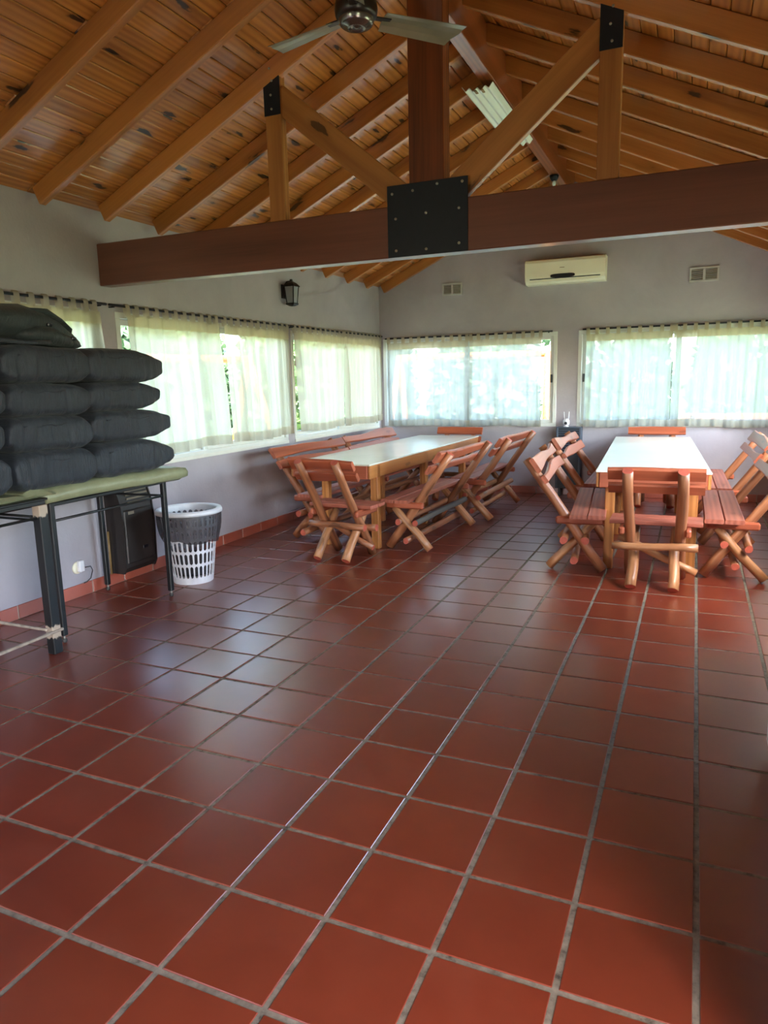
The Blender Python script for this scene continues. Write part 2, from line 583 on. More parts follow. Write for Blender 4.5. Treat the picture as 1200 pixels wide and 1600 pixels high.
def log(name, a, b, r0, r1, parent, mat='log', seed=0, seg=10, rings=7, wob=0.006):
    """slightly crooked tapered pole; local x runs along it; the sawn ends are painted"""
    m, L = frame_axes(a, b, (0.13, 0.31, 1.0))
    rg = random.Random(seed)
    V, F, I = [], [], []
    ph = [rg.uniform(0, 6.28) for _ in range(4)]
    for i in range(rings):
        s = i / (rings - 1)
        x = (s - 0.5) * L
        r = r0 + (r1 - r0) * s
        cy = wob * math.sin(3.1 * s * 2 + ph[0]) * math.sin(math.pi * s)
        cz = wob * math.sin(2.3 * s * 2 + ph[1]) * math.sin(math.pi * s)
        for k in range(seg):
            t = 2 * math.pi * k / seg
            rr = r * (1 + 0.06 * math.sin(2 * t + ph[2]) + 0.05 * math.sin(3 * t + ph[3] + 3 * s) + rg.uniform(-0.03, 0.03))
            V.append((x, cy + rr * math.cos(t), cz + rr * math.sin(t)))
    for i in range(rings - 1):
        for k in range(seg):
            k2 = (k + 1) % seg
            F.append((i * seg + k, i * seg + k2, (i + 1) * seg + k2, (i + 1) * seg + k)); I.append(0)
    F.append(tuple(reversed(range(seg)))); I.append(1)
    F.append(tuple((rings - 1) * seg + k for k in range(seg))); I.append(1)
    me = mesh_of(name, V, F, [mat, 'log_end'], I)
    for p in me.polygons: p.use_smooth = p.material_index == 0
    return link(name, me, parent, m)

def wavy_board(name, a, b, w, h, mat, parent, up, seed, amp=0.012, n=12, rounded=0.010):
    """live-edged board: its two long edges wander"""
    m, L = frame_axes(a, b, up)
    rg = random.Random(seed)
    p = [rg.uniform(0, 6.28) for _ in range(4)]
    V, F = [], []
    ring = 8
    for i in range(n + 1):
        s = i / n
        x = (s - 0.5) * L
        up_ = h / 2 + amp * (math.sin(4.0 * s + p[0]) + 0.5 * math.sin(9 * s + p[1]))
        dn_ = -h / 2 + amp * (math.sin(4.4 * s + p[2]) + 0.5 * math.sin(8 * s + p[3])) * 0.7
        e = rounded
        hw = w / 2
        V += [(x, -hw, dn_ + e), (x, -hw + e, dn_), (x, hw - e, dn_), (x, hw, dn_ + e),
              (x, hw, up_ - e), (x, hw - e, up_), (x, -hw + e, up_), (x, -hw, up_ - e)]
    for i in range(n):
        for k in range(ring):
            k2 = (k + 1) % ring
            F.append((i * ring + k, (i + 1) * ring + k, (i + 1) * ring + k2, i * ring + k2))
    F.append(tuple(range(ring)))
    F.append(tuple(reversed([n * ring + k for k in range(ring)])))
    o = obj(name, V, F, mat, parent, m)
    bm = bmesh.new(); bm.from_mesh(o.data)
    bmesh.ops.recalc_face_normals(bm, faces=bm.faces)
    bm.to_mesh(o.data); bm.free()
    return o

def project(p):
    d = Vector(p) - CAM_POS
    c = [sum(CAM_AX[i][k] * d[k] for k in range(3)) for i in range(3)]
    if c[2] < 0.05: return None
    return (600 + FPIX * c[0] / c[2], 800 + FPIX * c[1] / c[2], c[2])

# ------------------------------------------------------------------ room dimensions (metres)
XL, XR, YF, YB = -2.5, 2.56, 7.97, -3.4
XC = 0.03                       # ridge line
SL = 0.465                      # roof slope
T = 0.32                        # tile pitch
def zc(x):                      # underside of the ceiling boards
    return 2.735 + SL * (min(x - XL, XR - x))
WT = 0.22                       # wall thickness
SILL, HEAD = 0.868, 2.043

# ------------------------------------------------------------------ floor with tiles
fl = obj('floor', *boxes_verts([((XL - WT, YB - WT, -0.12), (XR + WT, YF + WT, -0.003))]), 'grout')
struct(fl, 'red square tiles laid in grey cement joints')
JO = 0.017
def tile_geom(x0, x1, y0, y1, z0, z1, c=0.0018):
    return [(x0, y0, z0), (x1, y0, z0), (x1, y1, z0), (x0, y1, z0),
            (x0, y0, z1 - c), (x1, y0, z1 - c), (x1, y1, z1 - c), (x0, y1, z1 - c),
            (x0 + c, y0 + c, z1), (x1 - c, y0 + c, z1), (x1 - c, y1 - c, z1), (x0 + c, y1 - c, z1)]
TILE_F = [(0, 1, 5, 4), (1, 2, 6, 5), (2, 3, 7, 6), (3, 0, 4, 7), (4, 5, 9, 8), (5, 6, 10, 9), (6, 7, 11, 10), (7, 4, 8, 11), (8, 9, 10, 11)]
cells = []
for i in range(math.floor(XL / T), math.ceil(XR / T)):
    for j in range(math.floor(YB / T), math.ceil(YF / T)):
        x0, x1 = max(i * T + JO / 2, XL), min((i + 1) * T - JO / 2, XR)
        y0, y1 = max(j * T + JO / 2, YB), min((j + 1) * T - JO / 2, YF)
        if x1 - x0 < 0.02 or y1 - y0 < 0.02: continue
        q = project(((x0 + x1) / 2, (y0 + y1) / 2, 0))
        vis = False
        if q:
            for (px, py) in ((x0, y0), (x1, y0), (x1, y1), (x0, y1)):
                s = project((px, py, 0))
                if s and -5 < s[0] < 1205 and -5 < s[1] < 1605: vis = True
        cells.append((0 if vis else 1, q[2] if q else 99, x0, x1, y0, y1))
cells.sort()
full_tile = None
restV, restF = [], []
for n, (hid, dist, x0, x1, y0, y1) in enumerate(cells):
    dz = rnd.uniform(-0.0007, 0.0007)
    if n < 300 and not hid:
        cx, cy = (x0 + x1) / 2, (y0 + y1) / 2
        isfull = abs(x1 - x0 - (T - JO)) < 1e-6 and abs(y1 - y0 - (T - JO)) < 1e-6
        if isfull and full_tile:
            me = full_tile
        else:
            me = mesh_of('tile', tile_geom(x0 - cx, x1 - cx, y0 - cy, y1 - cy, -0.012, 0.0), TILE_F, 'tile')
            if isfull: full_tile = me
        mw = Matrix.Translation((cx, cy, dz)) @ Matrix.Rotation(rnd.uniform(-0.0016, 0.0016), 4, 'X') @ Matrix.Rotation(rnd.uniform(-0.0016, 0.0016), 4, 'Y')
        link('tile', me, fl, mw)
    else:
        b = len(restV)
        restV += tile_geom(x0, x1, y0, y1, -0.012, dz)
        restF += [tuple(b + k for k in f) for f in TILE_F]
o = obj('tile_field', restV, restF, 'tile', fl)
o['kind'] = 'stuff'

# ------------------------------------------------------------------ walls
# openings along each wall: (start, end, z0, z1)
LW = [(0.45, 2.83, SILL, HEAD), (3.03, 5.44, SILL, HEAD), (5.58, 7.88, SILL, HEAD)]
FW = [(-2.45, -0.085, SILL, HEAD), (0.17, 2.46, SILL, HEAD)]
RW = [(-2.2, -0.7, 0.0, 2.3), (2.1, 4.7, SILL, HEAD), (4.9, 7.7, SILL, HEAD)]
BW = [(-1.9, -0.9, 0.0, 2.1)]

def wall_pieces(openings, s0, s1, ztop):
    out, s = [], s0
    for (a, b, z0, z1) in openings:
        out.append((s, a, 0.0, ztop))
        if z0 > 0.01: out.append((a, b, 0.0, z0))
        out.append((a, b, z1, ztop))
        s = b
    out.append((s, s1, 0.0, ztop))
    return out
ZW = 2.735
wl = obj('wall_left', *boxes_verts([((XL - WT, a, z0), (XL, b, z1)) for a, b, z0, z1 in wall_pieces(LW, YB - WT, YF + WT, ZW + 0.02)]), 'wall')
struct(wl, 'grey plastered long wall with curtained windows')
wr = obj('wall_right', *boxes_verts([((XR, a, z0), (XR + WT, b, z1)) for a, b, z0, z1 in wall_pieces(RW, YB - WT, YF + WT, ZW + 0.02)]), 'wall')
struct(wr, 'grey plastered wall with windows and a doorway')
def gable(name, y0, y1, openings):
    V, F = boxes_verts([((a, y0, z0), (b, y1, z1)) for a, b, z0, z1 in wall_pieces(openings, XL, XR, ZW)])
    b = len(V)
    ap = zc(XC) + 0.02
    for y in (y0, y1):
        V += [(XL, y, ZW), (XR, y, ZW), (XC, y, ap)]
    F += [(b, b + 1, b + 2), (b + 3, b + 5, b + 4), (b, b + 3, b + 4, b + 1), (b + 1, b + 4, b + 5, b + 2), (b + 2, b + 5, b + 3, b)]
    return obj(name, V, F, 'wall')
wf = gable('wall_far', YF, YF + WT, FW)
struct(wf, 'grey plastered gable wall with two wide windows')
wb = gable('wall_back', YB - WT, YB, BW)
struct(wb, 'grey plastered gable wall with a wide doorway')

# skirting tiles
def skirting(name, along, fixed, s0, s1, sign, label):
    root = obj(name, *boxes_verts([((fixed, s0, 0.0), (fixed + sign * 0.006, s1, 0.09))] if along == 'y' else
                                  [((s0, fixed, 0.0), (s1, fixed + sign * 0.006, 0.09))]), 'grout_light')
    struct(root, label)
    k = math.floor(s0 / T)
    while k * T < s1:
        a, b = max(s0, k * T + 0.005), min(s1, (k + 1) * T - 0.005)
        k += 1
        if b - a < 0.03: continue
        if along == 'y':
            lo, hi = (min(fixed, fixed + sign * 0.012), a, 0.002), (max(fixed, fixed + sign * 0.012), b, 0.092)
        else:
            lo, hi = (a, min(fixed, fixed + sign * 0.012), 0.002), (b, max(fixed, fixed + sign * 0.012), 0.092)
        box('tile', lo, hi, 'skirt', root, 0.003)
skirting('baseboard_left', 'y', XL, -0.5, YF - 0.012, 1, 'red skirting tiles along the long wall')
skirting('baseboard_far', 'x', YF, XL + 0.012, XR - 0.012, -1, 'red skirting tiles along the gable wall')
skirting('baseboard_right', 'y', XR, -0.65, YF - 0.012, -1, 'red skirting tiles along the wall opposite')

# ------------------------------------------------------------------ windows
def window(n, wall, a, b, z0, z1, label, meet=0.5):
    """sliding aluminium window set in its opening; wall: 'L','F','R'"""
    def P(s, d, z):             # s along the wall, d outward from the inner face
        if wall == 'L': return (XL - d, s, z)
        if wall == 'R': return (XR + d, s, z)
        return (s, YF + d, z)
    def B(name, s0, s1, d0, d1, q0, q1, mat, par, c=0.003):
        p, q = P(s0, d0, q0), P(s1, d1, q1)
        return box(name, [min(u, v) for u, v in zip(p, q)], [max(u, v) for u, v in zip(p, q)], mat, par, c)
    fr = bpy.data.objects.new('window_%d' % n, None)
    COL.objects.link(fr)
    struct(fr, label)
    f = 0.045
    B('frame_rail', a, b, -0.006, 0.10, z1 - f, z1, 'white_alu', fr)
    B('frame_rail', a, b, -0.006, 0.10, z0, z0 + f, 'white_alu', fr)
    B('frame_stile', a, a + f, -0.006, 0.10, z0 + f, z1 - f, 'white_alu', fr)
    B('frame_stile', b - f, b, -0.006, 0.10, z0 + f, z1 - f, 'white_alu', fr)
    mid = a + (b - a) * meet
    for k, (s0, s1, d) in enumerate(((a + f, mid + 0.03, 0.055), (mid - 0.03, b - f, 0.02))):
        g = 0.045
        sash = B('sash', s0, s0 + g, d, d + 0.03, z0 + f, z1 - f, 'white_alu', fr, 0.002)
        for (u0, u1, q0, q1) in ((s1 - g, s1, z0 + f, z1 - f), (s0 + g, s1 - g, z0 + f, z0 + f + g), (s0 + g, s1 - g, z1 - f - g, z1 - f)):
            B('sash', u0, u1, d, d + 0.03, q0, q1, 'white_alu', fr, 0.002)
        B('pane', s0 + g, s1 - g, d + 0.012, d + 0.018, z0 + f + g, z1 - f - g, 'glass', fr, 0.0005)
        hs = s0 + g * 0.5 if k == 0 else s1 - g * 0.5
        B('latch', hs - 0.012, hs + 0.012, d - 0.022, d, 1.42, 1.52, 'dark_plastic', fr)
    if wall != 'F':
        B('sill', a, b, -0.012, -0.0, z0 - 0.02, z0 + 0.012, 'sill', fr)
    return fr
window(1, 'L', *LW[0], 'white sliding window behind the stacked bags')
window(2, 'L', *LW[1], 'white sliding window in the middle of the long wall', 0.42)
window(3, 'L', *LW[2], 'white sliding window next to the far corner')
window(4, 'F', *FW[0], 'white sliding window at the corner end of the gable wall')
window(5, 'F', *FW[1], 'white sliding window behind the table on the right')
window(6, 'R', *RW[1], 'white sliding window nearer the freezer')
window(7, 'R', *RW[2], 'white sliding window nearer the gable wall')

# ------------------------------------------------------------------ ceiling: boards, rafters, ridge, outer roof
ce = obj('ceiling', *(lambda: (
    [(XL - 0.75, YB - 0.8, zc(XL) - 0.75 * SL + 0.035), (XC, YB - 0.8, zc(XC) + 0.035), (XR + 0.70, YB - 0.8, zc(XR) - 0.70 * SL + 0.035),
     (XL - 0.75, YF + 0.9, zc(XL) - 0.75 * SL + 0.035), (XC, YF + 0.9, zc(XC) + 0.035), (XR + 0.70, YF + 0.9, zc(XR) - 0.70 * SL + 0.035),
     (XL - 0.75, YB - 0.8, zc(XL) - 0.75 * SL + 0.12), (XC, YB - 0.8, zc(XC) + 0.12), (XR + 0.70, YB - 0.8, zc(XR) - 0.70 * SL + 0.12),
     (XL - 0.75, YF + 0.9, zc(XL) - 0.75 * SL + 0.12), (XC, YF + 0.9, zc(XC) + 0.12), (XR + 0.70, YF + 0.9, zc(XR) - 0.70 * SL + 0.12)],
    [(0, 1, 4, 3), (1, 2, 5, 4), (6, 9, 10, 7), (7, 10, 11, 8), (0, 3, 9, 6), (2, 8, 11, 5), (0, 6, 7, 1), (1, 7, 8, 2), (3, 4, 10, 9), (4, 5, 11, 10)]))(), 'roof_out')
struct(ce, 'pitched ceiling of knotty pine boards on rafters')
nrm = {-1: Vector((-SL, 0, 1)).normalized(), 1: Vector((SL, 0, 1)).normalized()}
PW = 0.0985
RS = 0.556
raf_y = [2.905 + RS * k for k in range(-11, 10)]
half = (XC - XL)
slope_len = math.hypot(half, half * SL)
npl = int(slope_len / PW)
for side in (-1, 1):
    dirv = Vector((-side * 1.0, 0, SL)).normalized()       # up the slope towards the ridge
    foot = Vector((XL if side < 0 else XR, 0, zc(XL)))
    for k in range(npl + 1):
        s0 = k * PW
        s1 = min(s0 + PW - 0.004, slope_len - 0.01)
        if s1 - s0 < 0.03: continue
        c = foot + dirv * ((s0 + s1) / 2) + nrm[side] * 0.012
        # butt joints fall on rafters, staggered from row to row
        cuts = [YB]
        j = rnd.choice((3, 5, 7))
        while j < len(raf_y) - 3:
            cuts.append(raf_y[j]); j += rnd.choice((6, 7, 9))
        cuts.append(YF)
        for y0, y1 in zip(cuts[:-1], cuts[1:]):
            a = Vector((c.x, y0 + 0.001, c.z)); b = Vector((c.x, y1 - 0.001, c.z))
            a += nrm[side] * rnd.uniform(-0.001, 0.001)
            bar('ceiling_board', a, b, s1 - s0, 0.022, 'ceil_board', ce, nrm[side], 0.005)
RB_W, RB_T, RB_Z0 = 0.10, 0.30, 3.585
bar('ridge_beam', (XC, YB, (RB_Z0 + zc(XC)) / 2 - 0.01), (XC, YF, (RB_Z0 + zc(XC)) / 2 - 0.01), RB_W, zc(XC) - RB_Z0 - 0.04, 'ridge', ce)
RH, RTH = 0.118, 0.052
for side in (-1, 1):
    dirv = Vector((-side * 1.0, 0, SL)).normalized()
    foot = Vector((XL if side < 0 else XR, 0, zc(XL)))
    for y in raf_y:
        if not (YB + 0.1 < y < YF - 0.02): continue
        off = -nrm[side] * (RH / 2 + 0.001)
        a = foot + off + dirv * 0.055
        b = foot + off + dirv * (slope_len - 0.06)
        a.y = b.y = y + RTH / 2
        bar('rafter', a, b, RTH, RH, 'rafter', ce, nrm[side], 0.005)

# ------------------------------------------------------------------ roof truss
tr = thing('roof_truss', 'dark tie beam truss with central post, braces and bolted black plates', 'roof truss', (0, 0, 0), kind='structure')
TY0, TY1 = 2.91, 3.02
tb = bar('tie_beam', (XL - 0.002, (TY0 + TY1) / 2, 2.36), (XR, (TY0 + TY1) / 2, 2.36), TY1 - TY0, 0.292, 'tie', tr, c=0.006)
bar('king_post', (0.03, TY0 + 0.0605, 2.506), (0.03, TY0 + 0.0605, 3.75), 0.115, 0.212, 'king', tr, (1, 0, 0))
for s, xs in ((-1, -0.975), (1, 1.037)):
    zt = zc(xs) - 0.03
    bar('web_post', (xs, TY0 + 0.035, 2.506), (xs, TY0 + 0.035, zt - 0.03), 0.062, 0.112, 'web', tr, (1, 0, 0))
    # brace from the top of the web post down to the foot of the king post
    a = Vector((xs - s * 0.02, TY0 + 0.045, 3.235)); b = Vector((0.03 + s * 0.17, TY0 + 0.045, 2.56))
    dd = (b - a).normalized()
    bar('brace', a - dd * 0.0, b + dd * 0.04, 0.05, 0.150, 'web', tr, (0, 0, 1))
    # slanted-top strap plate
    w = 0.057
    pts = [(xs - w, 3.125), (xs + w, 3.125), (xs + w, zc(xs + w) - 0.012), (xs - w, zc(xs - w) - 0.012)]
    sp = prism('strap_plate', pts, 1, TY0 - 0.004, TY0 + 0.003, 'plate', tr)
    for zz in (3.16, 3.24, 3.32, 3.39):
        lathe('bolt', [(0.0075, 0), (0.0075, 0.003), (0.0045, 0.006), (0, 0.0065)], 'bolt', sp,
              Matrix.Translation((xs + rnd.uniform(-0.01, 0.02), TY0 - 0.004, zz)) @ Matrix.Rotation(R(90), 4, 'X'), 8)
gp = box('gusset_plate', (-0.213, TY0 - 0.008, 2.213), (0.282, TY0 - 0.001, 2.617), 'plate', tr, 0.001)
for (bx, bz) in ((-0.18, 2.57), (-0.05, 2.575), (0.10, 2.595), (0.25, 2.59), (-0.16, 2.43), (0.23, 2.45), (0.03, 2.445), (-0.16, 2.25), (0.23, 2.26), (0.03, 2.245)):
    lathe('bolt', [(0.0085, 0), (0.0085, 0.003), (0.005, 0.006), (0, 0.0065)], 'bolt', gp,
          Matrix.Translation((bx - 0.0345, -0.0035, bz - 2.415)) @ Matrix.Rotation(R(90), 4, 'X'), 8)

# ------------------------------------------------------------------ log furniture
SEED = [100]
def nseed():
    SEED[0] += 1
    return SEED[0]

def log_seat(name, label, cat, loc, rz, length, frame_gap, group, dark_rear=False, live=0.010, pale=False, leg_out=False):
    """X-framed seat. local +x faces the table, local y runs along the seat, the crossing is at x=0."""
    t = thing(name, label, cat, (loc[0], loc[1], 0), rz, group)
    lm = 'log_pale' if pale else 'log'
    hl = length / 2
    for s in (-1, 1):
        y = s * frame_gap / 2
        log('back_post', (-0.388, y, 0.868), (0.198, y, 0.022), 0.034, 0.040, t, 'log', nseed())
        yl = y + s * (0.034 if leg_out else -0.034)
        log('leg', (0.125, yl, 0.388), (-0.205, yl, 0.024), 0.034, 0.037, t, 'log_pale' if rnd.random() < 0.5 else lm, nseed())
        bar('seat_bearer', (-0.155, y + s * 0.045, 0.411), (0.20, y + s * 0.045, 0.411), 0.04, 0.058, 'slat', t, c=0.012)
    for k, (x0, x1) in enumerate(((-0.048, 0.080), (0.085, 0.212))):
        wavy_board('seat_plank', (((x0 + x1) / 2), -hl, 0.455), (((x0 + x1) / 2), hl, 0.455), x1 - x0, 0.030, 'seat', t, (0, 0, 1), nseed(), 0.001, 8, 0.006)
    # back slats lie on the front of the raked posts
    ax = Vector((-0.388 - 0.198, 0, 0.868 - 0.022)).normalized()
    nr = Vector((ax.z, 0, -ax.x))
    for zz, hh in ((0.812, 0.098), (0.706, 0.082)):
        q = Vector((-0.388, 0, 0.868)) + ax * ((zz - 0.868) / ax.z) + nr * 0.048
        a = q.copy(); b = q.copy()
        a.y, b.y = -hl * 0.985, hl * 0.985
        wavy_board('back_slat', a, b, 0.036, hh, 'slat', t, ax, nseed(), live, 14, 0.008)
    chair = length < 0.8
    rails = ((-0.10, 0.30, lm), (0.076, 0.262, lm)) if chair else ((-0.088, 0.262, 'log_bark' if dark_rear else lm), (0.070, 0.268, lm), (-0.010, 0.108, lm))
    if chair:
        log('brace', (0.03, hl * 0.80, 0.335), (0.03, -hl * 0.92, 0.10), 0.029, 0.026, t, lm, nseed())
    for (x, z, m) in rails:
        e = hl * rnd.uniform(0.90, 0.99)
        log('stretcher', (x, -e, z + rnd.uniform(-0.008, 0.008)), (x, e * rnd.uniform(0.95, 1.0), z + rnd.uniform(-0.008, 0.008)), 0.030, 0.027, t, m, nseed())
    return t

GB, GC = 'log benches along the two tables', 'log chairs at the table ends'
# long table by the windows
log_seat('log_bench', 'log bench nearest the waste basket, its back to the window wall', 'bench', (-1.775, 5.17), R(-1.0), 1.44, 1.10, GB)
log_seat('log_bench', 'log bench in the far corner, its back to the window wall', 'bench', (-1.76, 6.62), R(-1.2), 1.42, 1.10, GB, live=0.016)
log_seat('log_bench', 'log bench with a dark bark stretcher, nearer one on the aisle side', 'bench', (-0.725, 5.09), R(180 - 2), 1.42, 1.12, GB, True, leg_out=True)
log_seat('log_bench', 'log bench with a pale stretcher, on the aisle behind the dark stretcher bench', 'bench', (-0.585, 6.57), R(180 - 1.5), 1.40, 1.08, GB, pale=True, leg_out=True)
log_seat('log_chair', 'log chair turned from us at the near end of the window table', 'chair', (-1.19, 4.10), R(90 - 4), 0.60, 0.345, GC)
log_seat('log_chair', 'log chair at the far end of the window table, only its backrest top showing', 'chair', (-1.215, 7.23), R(-90 + 1), 0.60, 0.345, GC, live=0.003)
# table on the right
log_seat('log_bench', 'log bench with curved live-edge slats, near left of the right table', 'bench', (0.690, 4.82), R(5.0), 1.40, 1.10, GB, live=0.017)
log_seat('log_bench', 'log bench with curved slats in front of the louvred heater', 'bench', (0.610, 6.45), R(1.2), 1.38, 1.10, GB, live=0.017)
log_seat('log_bench', 'log bench at the picture right edge, nearer one on its table side', 'bench', (1.835, 4.95), R(180 + 0.5), 1.44, 1.10, GB, live=0.014, leg_out=True)
log_seat('log_bench', 'log bench on the right edge, standing behind the nearer right bench', 'bench', (1.805, 6.48), R(180 + 1.5), 1.42, 1.10, GB, live=0.014, leg_out=True)
log_seat('log_chair', 'log chair seen squarely from behind at the near end of right table', 'chair', (1.31, 4.09), R(90), 0.62, 0.345, GC, live=0.003, pale=True)
log_seat('log_chair', 'log chair at the far end of right table, only its orange top slat showing', 'chair', (1.145, 7.42), R(-90 + 3), 0.64, 0.345, GC, live=0.003)

def long_table(label, cx, cy, rz, w, L, legs, group='long white-topped tables'):
    t = thing('dining_table', label, 'table', (cx, cy, 0), rz, group)
    box('table_top', (-w / 2, -L / 2, 0.768), (w / 2, L / 2, 0.782), 'laminate', t, 0.002)
    ah0, ah1 = 0.652, 0.7675
    for s in (-1, 1):
        x = s * (w / 2 - 0.014)
        bar('apron', (x, -L / 2 + 0.012, (ah0 + ah1) / 2), (x, -L * 0.068, (ah0 + ah1) / 2), 0.024, ah1 - ah0, 'apron', t)
        bar('apron', (x, -L * 0.068 + 0.002, (ah0 + ah1) / 2), (x, L / 2 - 0.012, (ah0 + ah1) / 2), 0.024, ah1 - ah0, 'apron', t)
        y = s * (L / 2 - 0.014)
        bar('apron', (-w / 2 + 0.027, y, (ah0 + ah1) / 2), (w / 2 - 0.027, y, (ah0 + ah1) / 2), 0.024, ah1 - ah0, 'slat', t)
        for yy in (-L / 2 + legs[2], -L * 0.068, L / 2 - 0.55):
            xx = legs[0] if s < 0 else legs[1]
            bar('leg', (xx, yy, 0.0), (xx, yy, 0.767), 0.072, 0.066, 'apron', t, (0, 1, 0), 0.006)
    return t
long_table('long white-topped table beside the window wall', -1.385, 5.895, R(-1.2), 0.80, 3.17, (-0.135, 0.362, 0.19))
long_table('long white-topped table at right, a log chair squarely at its near end', 1.178, 5.97, R(3.0), 0.81, 3.2, (-0.30, 0.29, 0.10))

# ------------------------------------------------------------------ curtains
def wallpt(wall, s, d, z):
    """s along the wall, d into the room"""
    if wall == 'L': return (XL + d, s, z)
    if wall == 'R': return (XR - d, s, z)
    return (s, YF - d, z)

def curtain(wall, top, bot, ztop, zbot, mat, label, group, seed, folds=9, amp=0.046, d0=0.062, sag=0.0, tab_gap=0.115):
    """tab-top curtain; top/bot = (start, end) along the wall at its head and hem"""
    rg = random.Random(seed)
    ph = [rg.uniform(0, 6.28) for _ in range(6)]
    L = top[1] - top[0]
    ns, nz = max(40, int(L * 62)), 18
    def P(u, v, off=0.0):
        s = (top[0] + L * u) * (1 - v) + (bot[0] + (bot[1] - bot[0]) * u) * v
        s += 0.012 * v * math.sin(11 * u + ph[4])
        z = ztop + (zbot - ztop) * v - sag * 4 * u * (1 - u) * (1 - v) + 0.010 * v * math.sin(7 * u + ph[5])
        w = (0.55 * math.sin(2 * math.pi * folds * u + ph[0] + 1.2 * math.sin(3.1 * u * 2 + ph[1])) +
             0.30 * math.sin(2 * math.pi * folds * 2.3 * u + ph[2] + 0.8 * v) +
             0.55 * max(0.0, math.sin(2 * math.pi * folds * 0.37 * u + ph[3])) ** 6)
        d = d0 + amp * w * (0.30 + 0.70 * min(1.0, v * 1.8)) + off
        return wallpt(wall, s, max(d, 0.02), z)
    def sheet(v0, v1, n, off):
        V = [P(i / ns, v0 + (v1 - v0) * k / n, off) for k in range(n + 1) for i in range(ns + 1)]
        F = [(k * (ns + 1) + i, k * (ns + 1) + i + 1, (k + 1) * (ns + 1) + i + 1, (k + 1) * (ns + 1) + i) for k in range(n) for i in range(ns)]
        return V, F
    t = thing('curtain', label, 'curtain', (0, 0, 0), 0, group)
    V, F = sheet(0, 1, nz, 0.0)
    obj('cloth', V, F, mat, t, smooth=True)
    H = ztop - zbot
    V, F = sheet(1 - 0.085 / H, 1.0, 2, 0.004)
    obj('hem', V, F, 'hem', t, smooth=True)
    V, F = sheet(0.0, 0.085 / H, 2, 0.004)
    obj('heading_band', V, F, 'hem', t, smooth=True)
    # cloth tabs looped over the rod
    n = max(2, round(L / tab_gap))
    zr = ztop + 0.058 - sag
    for i in range(n + 1):
        u = min(0.985, max(0.015, i / n))
        c = top[0] + L * u
        b = P(u, 0.0)
        zb = b[2] - 0.012
        hw = 0.021
        prof = [(0.068, zb), (0.067, zr), (0.061, zr + 0.017), (0.05, zr + 0.022), (0.039, zr + 0.017), (0.034, zr), (0.043, zb)]
        prof2 = [(0.065, zb), (0.064, zr), (0.059, zr + 0.0145), (0.05, zr + 0.019), (0.041, zr + 0.0145), (0.037, zr), (0.046, zb)]
        V, F = [], []
        for pr in (prof, prof2):
            for (d, z) in pr:
                V.append(wallpt(wall, c - hw, d, z)); V.append(wallpt(wall, c + hw, d, z))
        m = len(prof)
        for k in range(m - 1):
            F.append((2 * k, 2 * k + 1, 2 * k + 3, 2 * k + 2))
            o2 = 2 * m
            F.append((o2 + 2 * k, o2 + 2 * k + 2, o2 + 2 * k + 3, o2 + 2 * k + 1))
        obj('tab', V, F, 'hem', t)
    return t

GL, GF, GR = 'tab-top curtains on the long wall', 'tab-top curtains on the gable wall', 'tab-top curtains on the wall opposite'
ZR = 2.083
curtain('L', (0.55, 2.81), (0.55, 2.86), ZR - 0.06, 0.945, 'voile', 'cream tab-top curtain behind the stacked black bags', GL, 11, 13)
curtain('L', (3.085, 4.215), (3.10, 4.30), ZR - 0.062, 0.945, 'voile', 'cream curtain just beyond the bags, left of the narrow gap', GL, 12, 6)
curtain('L', (4.31, 5.43), (4.35, 5.46), ZR - 0.062, 0.945, 'voile', 'cream curtain right of the narrow gap, before the grey pier', GL, 13, 7)
curtain('L', (5.56, 6.74), (5.65, 6.70), ZR - 0.06, 0.950, 'voile', 'cream curtain under the wall lantern, just past the grey pier', GL, 14, 6)
curtain('L', (6.75, 7.87), (6.72, 7.85), ZR - 0.055, 0.950, 'voile', 'cream curtain closing the window next to the room corner', GL, 15, 8)
curtain('F', (-2.36, -1.22), (-2.37, -1.21), 1.985, 0.875, 'voile_far', 'white sheer curtain nearest the corner on the gable wall', GF, 16, 8, 0.034, 0.055)
curtain('F', (-1.20, -0.27), (-1.22, -0.26), 1.985, 0.875, 'voile_far', 'white sheer curtain with the uncovered glass strip beside it', GF, 17, 7, 0.034, 0.055)
curtain('F', (0.275, 1.25), (0.26, 1.24), 1.99, 0.875, 'voile_far', 'white sheer curtain right behind the right-hand table', GF, 18, 7, 0.034, 0.055)
curtain('F', (1.26, 2.40), (1.25, 2.41), 1.99, 0.875, 'voile_far', 'white sheer curtain at the right edge of the gable wall', GF, 19, 8, 0.034, 0.055)
for k, (a, b, wh_) in enumerate(((2.14, 2.44, 'drawn back beyond the white freezer'), (4.36, 4.66, 'drawn back on the pier beside the right benches'),
                             (4.94, 5.24, 'drawn back just past the pier by the right benches'), (7.36, 7.66, 'drawn back at the gable end of the wall opposite'))):
    curtain('R', (a, b), (a, b), ZR - 0.06, 0.945, 'voile', 'cream curtain ' + wh_, GR, 20 + k, 5, 0.03, 0.055, 0.0, 0.06)

